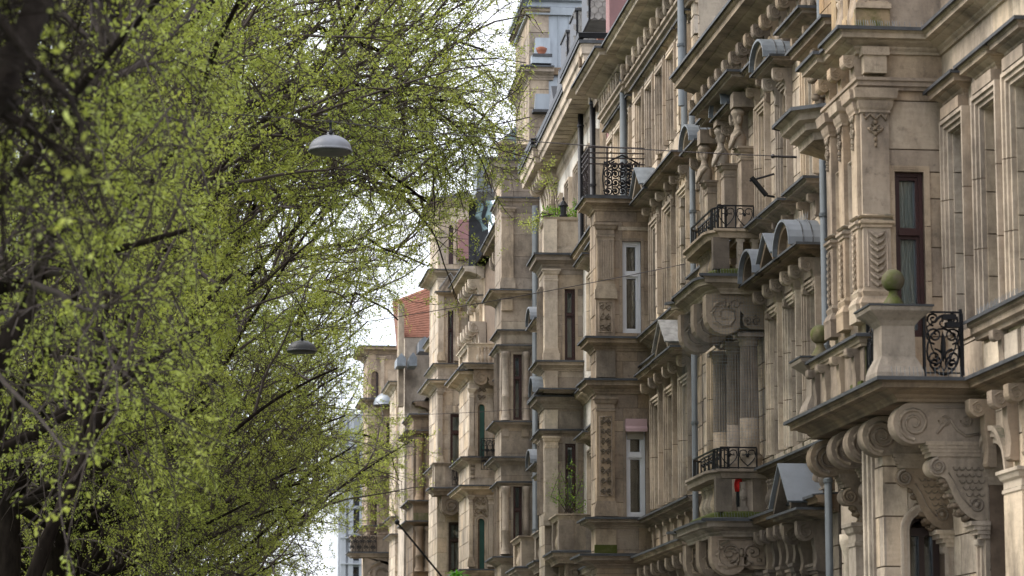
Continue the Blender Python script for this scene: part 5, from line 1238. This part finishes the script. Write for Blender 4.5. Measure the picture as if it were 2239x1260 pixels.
# ================================================================ trees
def np_mesh(name, V, Fq, mt, smooth=False):
    me = bpy.data.meshes.new(name); V = np.asarray(V, np.float32).reshape(-1, 3); Fq = np.asarray(Fq, np.int32)
    k = Fq.shape[1]; me.vertices.add(len(V)); me.vertices.foreach_set('co', V.ravel())
    me.loops.add(Fq.size); me.loops.foreach_set('vertex_index', Fq.ravel())
    me.polygons.add(len(Fq)); me.polygons.foreach_set('loop_start', np.arange(0, Fq.size, k, dtype=np.int32))
    if smooth: me.polygons.foreach_set('use_smooth', np.ones(len(Fq), bool))
    me.update(calc_edges=True); me.materials.append(mt); return me
def tubes(P, R, k):                                     # P (n, m, 3) centre lines, R (n, m) radii
    n, m, _ = P.shape; T = np.gradient(P, axis=1); T /= np.linalg.norm(T, axis=2, keepdims=True)+1e-9
    up = np.array([.31, .17, .93]); A_ = np.cross(T, up); A_ /= np.linalg.norm(A_, axis=2, keepdims=True)+1e-9; B_ = np.cross(T, A_)
    a = np.arange(k)*2*PI/k
    V = P[:, :, None]+R[:, :, None, None]*(A_[:, :, None]*np.cos(a)[None, None, :, None]+B_[:, :, None]*np.sin(a)[None, None, :, None])
    idx = np.arange(n*m*k).reshape(n, m, k); nx = np.roll(idx, -1, 2)
    Fq = np.stack([idx[:, :-1], nx[:, :-1], nx[:, 1:], idx[:, 1:]], -1).reshape(-1, 4)
    return V.reshape(-1, 3), Fq
def walk(rng, P0, D, L, K, wob, up):
    P = [P0]; D = D/np.linalg.norm(D, axis=1, keepdims=True)
    for i in range(K):
        u = up(i/K) if callable(up) else up
        D = D+rng.normal(0, wob, D.shape); D[:, 2] += u; D /= np.linalg.norm(D, axis=1, keepdims=True)
        P.append(P[-1]+D*(L/K)[:, None])
    return np.stack(P, 1)
def sprout(rng, P, M_, t0, t1, spread):
    n, m, _ = P.shape; t = rng.uniform(t0, t1, (n, M_))*(m-1); i = np.minimum(t.astype(int), m-2); f = (t-i)[..., None]
    r = np.arange(n)[:, None]; a, b = P[r, i], P[r, i+1]; pos = a*(1-f)+b*f; tg = b-a; tg /= np.linalg.norm(tg, axis=2, keepdims=True)+1e-9
    pr = rng.normal(0, 1, tg.shape); pr -= (pr*tg).sum(2, keepdims=True)*tg; pr /= np.linalg.norm(pr, axis=2, keepdims=True)+1e-9
    an = rng.uniform(spread[0], spread[1], (n, M_, 1)); d = tg*np.cos(an)+pr*np.sin(an)
    return pos.reshape(-1, 3), d.reshape(-1, 3), (t/(m-1)).ravel()
LAMPS = [((1.98, 35.7), 8.85), ((2.44, 53.5), 8.75)]
def keep(P, soft=None):
    """the crowns are lopped clear of the house fronts, the lamps and their span wires"""
    x, y, z = P[:, 0], P[:, 1], P[:, 2]
    j = .45*np.sin(.9*z+.7*y)+.35*np.sin(2.3*z-1.1*y)+.25*np.sin(4.1*z+2.7*y)    # uneven outline
    lim = np.where(y < 20.5, -.35+.25*j, 1.)*(y < 20.5)+(y >= 20.5)*np.where(y < 35.5, -.05+.034*y+.45*j, np.where(y < 54, .126*y-.75*np.maximum(0, 11.3-z)+.5*j, np.where(y < 67, 4.6+.65*(z-9.9)+.5*j, np.where(y < 78, 4.2+.65*np.maximum(0, z-10.4)-.25*np.maximum(0, 7-z)+.5*j, np.where(z < 8.3, 4.3+.4*(z-6), np.where(z < 11.4, 7.5, 5.6+.5*(z-11.4)))+.5*j))))
    ok = (x < np.minimum(lim, 6.6+.3*j+1.1*(y > 78))) & (x < 7.9-.15*np.maximum(0, 7.-z)**1.2)
    if soft is not None: ok &= soft.random(len(x)) < np.clip((np.minimum(lim, 6.6+1.1*(y > 78))-x)/1.6+.22, 0, 1)   # thins out towards the edge
    ok &= ~((y < 54) & (x > .5+.02*(y-35)+.5*j) & (z < 8.7+.02*(y-36)+.4*j))
    for (lx, ly), lz in LAMPS:
        d = np.stack([x-lx, z-lz], 1); near = (np.abs(d[:, 0]) < 1.2) & (np.abs(d[:, 1]) < .9) & (y > ly-9) & (y < ly+.6)
        ok &= ~near
    return ok
def tree(name_label, x, y, h, rad, seed, leaves=60000, lsize=.055, trunkr=.3, lean=(0, 0), extra=None, lowest=3.0, group='street trees of the promenade', reach=1.):
    rng = np.random.default_rng(seed); root = thing('broadleaf_tree', name_label, 'tree', (x, y, 0), 0, group)
    o0 = np.array([x, y, 0.])
    tr = walk(rng, np.array([[x, y, -.1]]), np.array([[lean[0], lean[1], 1.]]), np.array([lowest+.8]), 7, .03, .02)
    V, Fq = tubes(tr-o0, np.linspace(trunkr*1.25, trunkr*.85, 8)[None], 12)
    o = bpy.data.objects.new('trunk', np_mesh('trunk', V, Fq, M['bark'], True)); C.objects.link(o); o.parent = root
    far = y > 58; nb = 12 if (y < 40 or x < -6) else 18; n1 = nb; P0 = np.repeat(tr[:, -1], n1, 0)-np.array([0, 0, .15]); az = np.concatenate([np.arange(12)*2*PI/12+rng.uniform(-.3, .3, 12), rng.uniform(-1., 1., n1-12)])
    tilt = rng.uniform(.2, 1.45, n1); D = np.stack([np.cos(az)*np.sin(tilt)*1.1, np.sin(az)*np.sin(tilt), np.cos(tilt)], 1)
    L1 = (h-lowest)*rng.uniform(.8, 1.08, n1)*(1-.12*np.sin(tilt))
    A1 = walk(rng, P0, D, L1, 12, .07, lambda t: .07-.16*t)
    R1 = np.repeat(np.linspace(trunkr*.32, .02, 13)[None], n1, 0)
    ok = keep(A1.reshape(-1, 3)).reshape(A1.shape[:2]); ok[:, :3] = True
    for i in range(n1):                                   # sawn back where the street is kept clear
        bad = np.where(~ok[i])[0]
        if len(bad): j = bad[0]; A1[i] = np.stack([np.interp(np.linspace(0, j-1, 13), np.arange(13), A1[i, :, c_]) for c_ in range(3)], 1)
    lines = [(A1, R1, None, 8)]
    if extra is not None:
        for pts, r0, r1 in extra:
            pts = np.array(pts, float); t = np.linspace(0, len(pts)-1, 13); q = np.stack([np.interp(t, np.arange(len(pts)), pts[:, i]) for i in range(3)], 1)
            q[1:-1] += rng.normal(0, .025, q[1:-1].shape); A1 = np.concatenate([A1, q[None]], 0); lines.append((q[None], r0, r1, 9))
    B0, BD, bt = sprout(rng, A1, 16, .18, 1., (.5, 1.15)); BD[:, 2] *= .7
    L2 = rad*rng.uniform(.22, .62, len(B0))*(1.15-.45*bt)
    # limbs on the street side carry the longer, arching branches
    L2 *= 1+.25*np.clip(BD[:, 0], 0, 1)*reach
    k = keep(B0); B0, BD, L2 = B0[k], BD[k], L2[k]
    A2 = walk(rng, B0, BD, L2, 9, .11, lambda t: .05-.13*t)
    C0, CD, ct = sprout(rng, A2, 9, .15, 1., (.35, 1.1)); k = keep(C0); C0, CD, ct = C0[k], CD[k], ct[k]
    A3 = walk(rng, C0, CD, rng.uniform(.6, 1.7, len(C0)), 3 if far else 4, .17, lambda t: .0-.14*t)
    E0, ED, et = sprout(rng, A3, 3, .15, 1., (.3, 1.0)); k = keep(E0); E0, ED = E0[k], ED[k]
    A4 = walk(rng, E0, ED, rng.uniform(.3, .8, len(E0)), 1 if far else 2, .15, -.06)
    Vs, Fs, base = [], [], 0
    def add(P, r0, r1, sides, ends=False):
        nonlocal base
        if len(P) == 0: return
        ok = keep(P.reshape(-1, 3)).reshape(P.shape[:2]); 
        if ends: P = P[ok.all(1)]
        if len(P) == 0: return
        V, Fq = tubes(P-o0, r0 if r1 is None else np.repeat(np.linspace(r0, r1, P.shape[1])[None], len(P), 0), sides); Vs.append(V); Fs.append(Fq+base); base += len(V)
    for P, r0, r1, sd_ in lines: add(P, r0, r1, sd_)
    me = np_mesh('limbs', np.concatenate(Vs), np.concatenate(Fs), M['bark'], True)
    o = bpy.data.objects.new('limbs', me); C.objects.link(o); o.parent = root
    Vs, Fs, base = [], [], 0
    add(A2, .034, .010, 4, True); add(A3, .0105, .0045, 3, True); add(A4, .0055, .003, 3, True)
    me = np_mesh('twigs', np.concatenate(Vs), np.concatenate(Fs), M['bark' if y < 20 else 'twig'])
    o = bpy.data.objects.new('twigs', me); C.objects.link(o); o.parent = root; o['kind'] = 'stuff'
    # leaves in little sprays along the twigs
    n4 = len(A4); ns = leaves//4
    ti = rng.integers(0, n4, ns); K4 = A4.shape[1]-1; tt = rng.uniform(.1, 1., ns)*K4; ii = np.minimum(tt.astype(int), K4-1); ff = (tt-ii)[:, None]
    p = A4[ti, ii]*(1-ff)+A4[ti, ii+1]*ff; tg = A4[ti, ii+1]-A4[ti, ii]; tg /= np.linalg.norm(tg, axis=1, keepdims=True)
    dens = np.sin(p[:, 0]*1.3+seed)+np.sin(p[:, 2]*1.7+p[:, 1])+np.sin(p[:, 1]*1.1+2)        # clumps and gaps
    p, tg = p[dens > -1.15], tg[dens > -1.15]
    p = np.repeat(p, 4, 0); tg = np.repeat(tg, 4, 0); d = tg*.6+rng.normal(0, .75, tg.shape); d[:, 2] -= .15; d /= np.linalg.norm(d, axis=1, keepdims=True)
    p = p+rng.normal(0, .035, p.shape); k = keep(p, rng); p, d = p[k], d[k]
    ln = lsize*rng.uniform(.55, 1.25, len(p)); w = ln*rng.uniform(.42, .62, len(p))
    s_ = np.cross(d, rng.normal(0, 1, d.shape)); s_ /= np.linalg.norm(s_, axis=1, keepdims=True); q = np.cross(d, s_)
    if y < 30:
        V = np.stack([p, p+d*(ln*.45)[:, None]+s_*(w*.5)[:, None]+q*(ln*.10)[:, None], p+d*ln[:, None], p+d*(ln*.45)[:, None]-s_*(w*.5)[:, None]+q*(ln*.10)[:, None]], 1)-o0
        Fq = np.arange(len(p)*4).reshape(-1, 4)
    else:
        V = np.stack([p-s_*(w*.35)[:, None], p+d*(ln*.25)[:, None]+s_*(w*.75)[:, None], p+d*ln[:, None]], 1)-o0
        Fq = np.arange(len(p)*3).reshape(-1, 3)
    me = np_mesh('crown', V, Fq, M['leaf']); o = bpy.data.objects.new('crown', me); C.objects.link(o); o.parent = root; o['kind'] = 'stuff'
    return root
def at(px, py, Y):
    d = ray(px, py); k = Y/d[1]; return (d[0]*k, Y, 1.7+d[2]*k)
ex1 = [([at(-140, 420, 15), at(-10, 230, 15), at(45, 90, 15.2), at(95, -60, 15.5), at(150, -260, 16)], .085, .07)]
ex2 = [([at(-60, 860, 24), at(5, 760, 24), at(55, 690, 24.3), at(95, 560, 24.6), at(125, 400, 25), at(165, 240, 25.5), at(230, 120, 26), at(300, 50, 26.4), at(380, -40, 27)], .085, .05),
       ([at(150, 340, 25.2), at(215, 160, 25.4), at(235, 60, 25.8), at(262, -60, 26)], .06, .04)]
ex3 = [([at(60, 1300, 36), at(130, 1120, 36), at(210, 930, 36.4), at(240, 800, 37), at(300, 640, 37.5), at(420, 440, 38), at(520, 300, 39), at(640, 210, 40)], .10, .04),
       ([at(200, 960, 36.4), at(290, 840, 37), at(330, 800, 37.5)], .05, .03),
       ([at(180, 1000, 36.4), at(210, 780, 37), at(250, 560, 37.6), at(300, 380, 38), at(420, 160, 39), at(560, -30, 40)], .10, .05)]
ex4 = [([at(330, 640, 44), at(440, 470, 44), at(560, 370, 44.4), at(720, 330, 45), at(850, 370, 46), at(930, 440, 47)], .07, .02),
       ([at(500, 250, 44), at(640, 190, 44.5), at(760, 180, 45), at(900, 210, 46), at(1040, 230, 46.5)], .08, .02),
       ([at(560, 140, 44), at(700, 60, 45), at(830, 110, 46), at(960, 180, 47)], .06, .02)]
ex5 = [([at(300, 760, 52), at(480, 560, 52), at(640, 440, 52.3), at(800, 390, 52.6), at(950, 440, 53)], .07, .02),
       ([at(400, 500, 52), at(600, 300, 52), at(800, 200, 52.5), at(980, 190, 53), at(1100, 290, 53)], .07, .02),
       ([at(500, 300, 52), at(720, 120, 52), at(900, 60, 52.5), at(1060, 110, 53)], .06, .02)]
ex6 = [([at(300, 900, 61), at(480, 680, 61), at(640, 560, 61.5), at(800, 520, 62), at(930, 580, 62.5)], .07, .02),
       ([at(420, 640, 61), at(620, 450, 61), at(780, 400, 61.5), at(930, 450, 62)], .06, .02)]
ex7 = [([at(300, 1000, 72), at(480, 800, 72), at(640, 680, 72), at(780, 640, 72.5), at(870, 700, 73)], .07, .02),
       ([at(420, 760, 72), at(620, 580, 72), at(780, 530, 72.5), at(900, 580, 73)], .06, .02)]
ex8 = [([at(420, 1300, 94), at(520, 1130, 94), at(650, 1000, 94.5), at(770, 940, 95), at(850, 970, 95.5), at(872, 1050, 96)], .08, .02), ([at(520, 1130, 94), at(640, 1060, 94.5), at(760, 1030, 95), at(830, 1080, 95.5)], .05, .02)]
tree('nearest blurred street tree, its thick dark leaning limb crossing the top left corner', -2.9, 15.5, 14, 5.5, 11, 22000, .06, .22, (.0, .0), ex1, 4.5)
tree('second street tree at the left edge with a long dark limb bending upwards', -2.9, 24.5, 14.5, 6.5, 12, 140000, .05, .26, (.03, 0), ex2, 4.5)
tree('street tree with steep dark limbs, behind the long bent limb in the left part', -3.0, 34, 15.5, 8, 13, 200000, .052, .21, (.05, 0), ex3, 4.2)
tree('street tree whose arching branches spread behind the bright hanging lamp', -2.6, 43.5, 17, 9.5, 14, 320000, .047, .22, (.10, 0), ex4, 4.4, reach=1.6)
tree('tall street tree filling the top of the frame to the right of the bright lamp', -2.4, 52.5, 17.5, 9.5, 15, 320000, .047, .22, (.12, 0), ex5, 4.6, reach=1.6)
tree('street tree behind the small dark hanging lamp', -2.6, 62, 17, 9.5, 16, 250000, .052, .21, (.10, 0), ex6, 4.0, reach=1.6)
tree('street tree in the middle distance below the small dark lamp', -2.8, 72, 17, 9.5, 17, 230000, .056, .26, (.08, 0), ex7, 3.4, reach=1.5)
tree('far street tree whose lower boughs droop towards the white sky gap', -2.6, 83, 17, 9.5, 18, 220000, .062, .25, (.10, 0), None, 3.2, reach=1.5)
tree('far street tree with a bough reaching in front of the end house', -1.6, 96, 14, 9, 19, 190000, .074, .24, (.16, 0), ex8, 3.0, reach=1.8)
g_ = 'background trees on the left'
t0 = tree('bushy far tree low on the left behind the promenade', -7.5, 100, 13.5, 9, 21, 80000, .10, .25, (0, 0), None, 2.5, group=g_)
def copy_tree(src, label, loc, rz, sc):
    r_ = src.copy(); C.objects.link(r_); r_.location = loc; r_.rotation_euler = (0, 0, rz); r_.scale = (sc, sc, sc); r_['label'] = label
    for ch in list(src.children): c_ = ch.copy(); C.objects.link(c_); c_.parent = r_
    return r_
copy_tree(t0, 'background tree left of the promenade in the middle distance', (-9.5, 66, 0), 2.1, 1.1)
copy_tree(t0, 'background tree behind the left edge of the promenade', (-9.0, 48, 0), 4.0, 1.1)
copy_tree(t0, 'farthest street tree low at the end of the promenade', (-5, 114, 0), 5.2, .85)
# ---------------------------------------------------------------- hanging lamps and span wires
def hang_lamp(label, x, y, z, r, mt):
    t = thing('street_lamp', label, 'lamp', (x, y, z), 0, 'street lamps hung over the road')
    pr = [(r*.97, -.012), (r*1.03, -.012), (r*1.03, .004), (r*.985, .014)]+[(r*.985*math.cos(a), .014+r*.68*math.sin(a)) for a in np.linspace(.1, 1.42, 11)]+[(.045, .03+r*.68), (.04, .03+r*.75), (.0, .03+r*.76)]
    MB().lathe(0, 0, pr, 28).build('lamp_shade', mt, t, True)
    MB().lathe(0, 0, [(r*.96, .004), (r*.9, -.03), (r*.5, -.045), (.0, -.05)], 24).build('lens', M['lampin'], t, True)
    MB().tube([(0, 0, .05+r*.72), (0, 0, .05+r*.72+.12)], .018, 6).box(-.06, .06, -.015, .015, .05+r*.72+.1, .05+r*.72+.13).build('hanger', M['iron'], t)
    MB().blob(-r*.42, 0, .05+r*.60, .02, .03, .04).build('vent_cap', M['iron'], t)
    return t
def wire(name_label, pts, r=.007):
    o = bpy.data.objects.new('span_wire', MB().mesh('x', M['wirem'])) if False else None
    m = MB(); m.face = FRONT; m.tube([(p[1], -p[0], p[2]) for p in pts], r, 4); o = m.build('span_wire', M['wirem']); tag(o, name_label, 'wire', 'span wires across the street'); return o
L1 = at(722, 330, 35.7); L2 = at(660, 768, 53.5)
hang_lamp('bright grey dome street lamp hanging in front of the tree, the larger and upper one', L1[0], L1[1], L1[2], .272, M['lamp'])
hang_lamp('small dark dome street lamp hanging lower and farther away', L2[0], L2[1], L2[2], .272, M['lampd'])
a = at(1738, 343, 36.8); top = L1[2]+.05+.27*.72+.13
def sag(a, b, d, k=14): return [(a[0]+(b[0]-a[0])*t, a[1]+(b[1]-a[1])*t, a[2]+(b[2]-a[2])*t-4*d*t*(1-t)) for t in np.linspace(0, 1, k)]
wire('upper span wire from the iron rod on the nearest house to the large lamp', sag(a, (L1[0], L1[1], top), .06)+sag((L1[0], L1[1], top), (-5.5, 34.5, top+.3), .05)[1:])
b = at(1500, 577, 50.6); top2 = L2[2]+.05+.27*.72+.13
wire('middle span wire from the corner quoins down to the small dark lamp', sag(b, (L2[0], L2[1], top2), .06)+sag((L2[0], L2[1], top2), (-6, 54.5, top2+.2), .05)[1:])
c = at(1160, 893, 78.5); wire('lowest span wire fixed to the far column-windowed house', sag(c, at(640, 905, 76), .1)+sag(at(640, 905, 76), (-6, 76, c[2]), .1)[1:])
rod = thing('wall_hook', 'black iron rod sticking out of the nearest house and holding the upper wire', 'wall hook')
h0, h1 = at(1690, 342, 36.8), at(1742, 344, 36.8)
MB().tube([(h0[1], -h0[0], h0[2]), (h1[1], -h1[0]-.0, h1[2])], .016, 6).build('rod', M['iron'], rod); MB().blob(h0[1], -h0[0], h0[2], .03, .03, .03).build('turnbuckle', M['iron'], rod)
# flag poles at the far left houses
fp = thing('flag_pole', 'bare slanted pole leaning out from the far houses at the lower edge', 'flag pole')
p0, p1 = at(868, 1142, 84), at(990, 1290, 84); MB().tube([(p0[1], -p0[0], p0[2]), (p1[1], -p1[0], p1[2])], .03, 8).blob(p0[1], -p0[0], p0[2], .08, .08, .08).build('pole', M['iron'], fp)
fp = thing('flag_pole', 'short thin pole in front of the end house', 'flag pole')
p0, p1 = at(826, 1092, 117), at(842, 1110, 117); MB().tube([(p0[1], -p0[0], p0[2]), (p1[1], -p1[0], p1[2])], .04, 6).build('pole', M['iron'], fp)
# ---------------------------------------------------------------- plants
def leafy(name, label, cat, base, pts_fn, n, ls, mt, seed, stems=None, group=None):
    rng = np.random.default_rng(seed); r = thing(name, label, cat, base, 0, group)
    p = pts_fn(rng, n)-np.array(base); d = rng.normal(0, 1, p.shape); d /= np.linalg.norm(d, axis=1, keepdims=True)
    s_ = np.cross(d, rng.normal(0, 1, d.shape)); s_ /= np.linalg.norm(s_, axis=1, keepdims=True); ln = ls*rng.uniform(.6, 1.3, len(p)); w = ln*.55
    V = np.stack([p, p+d*(ln*.45)[:, None]+s_*(w*.5)[:, None], p+d*ln[:, None], p+d*(ln*.45)[:, None]-s_*(w*.5)[:, None]], 1)
    o = bpy.data.objects.new('foliage', np_mesh('foliage', V, np.arange(len(p)*4).reshape(-1, 4), mt)); C.objects.link(o); o.parent = r; o['kind'] = 'stuff'
    if stems:
        Vs, Fs, k = [], [], 0
        for q, r0 in stems:
            q = np.array(q, float)-np.array(base); V, Fq = tubes(q[None], np.linspace(r0, r0*.4, len(q))[None], 4); Vs.append(V); Fs.append(Fq+k); k += len(V)
        o = bpy.data.objects.new('stem', np_mesh('stem', np.concatenate(Vs), np.concatenate(Fs), M['twig'])); C.objects.link(o); o.parent = r
    return r
def near_stems(stems, sp):
    def f(rng, n):
        out = []
        for i in range(n):
            q, _ = stems[rng.integers(len(stems))]; t = rng.uniform(.35, 1)*(len(q)-1); j = min(int(t), len(q)-2); fr = t-j
            out.append(np.array(q[j])*(1-fr)+np.array(q[j+1])*fr+rng.normal(0, sp, 3))
        return np.array(out)
    return f
st = [([at(1246, 1122, 66.6), at(1240, 1070, 66.6), at(1225, 1030, 66.6), at(1205+9*0, 1085, 66.5)], .02), ([at(1246, 1122, 66.6), at(1250, 1060, 66.6), at(1252, 1008, 66.6)], .02), ([at(1246, 1122, 66.8), at(1262, 1080, 66.8), at(1275, 1040, 66.8)], .02),
      ([at(1240, 1122, 66.5), at(1222, 1095, 66.4), at(1202, 1085, 66.3)], .015), ([at(1248, 1122, 66.6), at(1280, 1105, 66.7)], .015), ([at(1235, 1122, 66.6), at(1240, 1100, 66.6), at(1262, 1090, 66.6)], .015), ([at(1244, 1122, 66.6), at(1226, 1085, 66.6), at(1218, 1060, 66.6)], .015)]
leafy('balcony_shrub', 'thin leafy shrub growing out of the low stone balcony in front of the narrow window', 'shrub', at(1246, 1124, 66.6), near_stems(st, .08), 620, .045, M['leafplant'], 3, st)
st = [([at(1205, 470, 68.3), at(1180, 475, 68), at(1158, 490, 67.8), at(1140, 487, 67.6)], .02), ([at(1210, 470, 68.3), at(1185, 465, 68.1), at(1168, 490, 67.9), at(1165, 505, 67.8)], .02), ([at(1215, 472, 68.5), at(1212, 430, 68.4), at(1190, 370, 68.2), at(1215, 345, 68.2)], .015),
      ([at(1220, 472, 68.5), at(1216, 420, 68.4), at(1205, 392, 68.2), at(1175, 405, 68.2)], .012)]
leafy('terrace_creeper', 'creeper with yellow-green leaves hanging over the left corner of the roof terrace', 'plant', at(1208, 472, 68.3), near_stems(st, .07), 620, .05, M['leaf'], 4, st)
def row(x0, x1, y0, y1, Y):
    def f(rng, n):
        out = []
        for i in range(n): out.append(at(rng.uniform(x0, x1), y1+(y0-y1)*rng.uniform(0, 1)**1.6, Y+rng.uniform(-.15, .3)))
        return np.array(out)
    return f
leafy('terrace_plants', 'row of small green plants along the terrace parapet top', 'plants', at(1230, 474, 68.6), row(1185, 1262, 452, 474, 68.6), 420, .07, M['leafplant'], 5)
leafy('potted_plant', 'small bright green plant at the right end of the terrace', 'plant', at(1261, 462, 69), row(1254, 1268, 436, 462, 69), 160, .06, M['leafplant'], 6)
leafy('box_plants', 'plants in the terracotta flower box on the far balcony', 'plant', at(894, 962, 114.6), row(880, 904, 930, 963, 114.6), 300, .1, M['leafplant'], 7)
lt = thing('garden_lantern', 'small dark metal lantern standing on the planted terrace parapet', 'lantern', at(1232, 474, 68.4))
MB().lathe(0, 0, [(.10, 0), (.10, .04), (.07, .06), (.08, .24), (.13, .26), (.06, .36), (.02, .40), (.03, .44), (.0, .5)], 8).build('housing', M['iron'], lt)
# fern
fn = thing('potted_fern', 'bright green fern standing at the bottom edge in front of the turret house', 'fern', at(1000, 1262, 86.5))
rng = random.Random(5); m = MB(); b0 = (0, 0, 0)
for i in range(46):
    az = rng.uniform(0, 2*PI); el = rng.uniform(.35, 1.3); L = rng.uniform(.3, .5); pr = []
    for j in range(6):
        t = j/5; pr.append((math.cos(az)*L*t*math.cos(el)*1.4, math.sin(az)*L*t*math.cos(el)*1.4, L*t*math.sin(el)-.22*t*t))
    for j in range(5):
        a_, b_ = pr[j], pr[j+1]; w = .05*(1-t*.0)*(1-j/6); sx, sy = -math.sin(az)*w, math.cos(az)*w
        m.add([(a_[0]-sx, a_[1]-sy, a_[2]-.01), a_, (a_[0]+sx, a_[1]+sy, a_[2]-.01), (b_[0]+sx*.8, b_[1]+sy*.8, b_[2]-.01), b_, (b_[0]-sx*.8, b_[1]-sy*.8, b_[2]-.01)], [(0, 1, 4, 5), (1, 2, 3, 4)])
m.build('fronds', M['fern'], fn); MB().lathe(0, 0, [(.12, -.3), (.16, -.02), (.14, -.02)], 12).build('pot', M['pot'], fn)
bpy.context.view_layer.update()
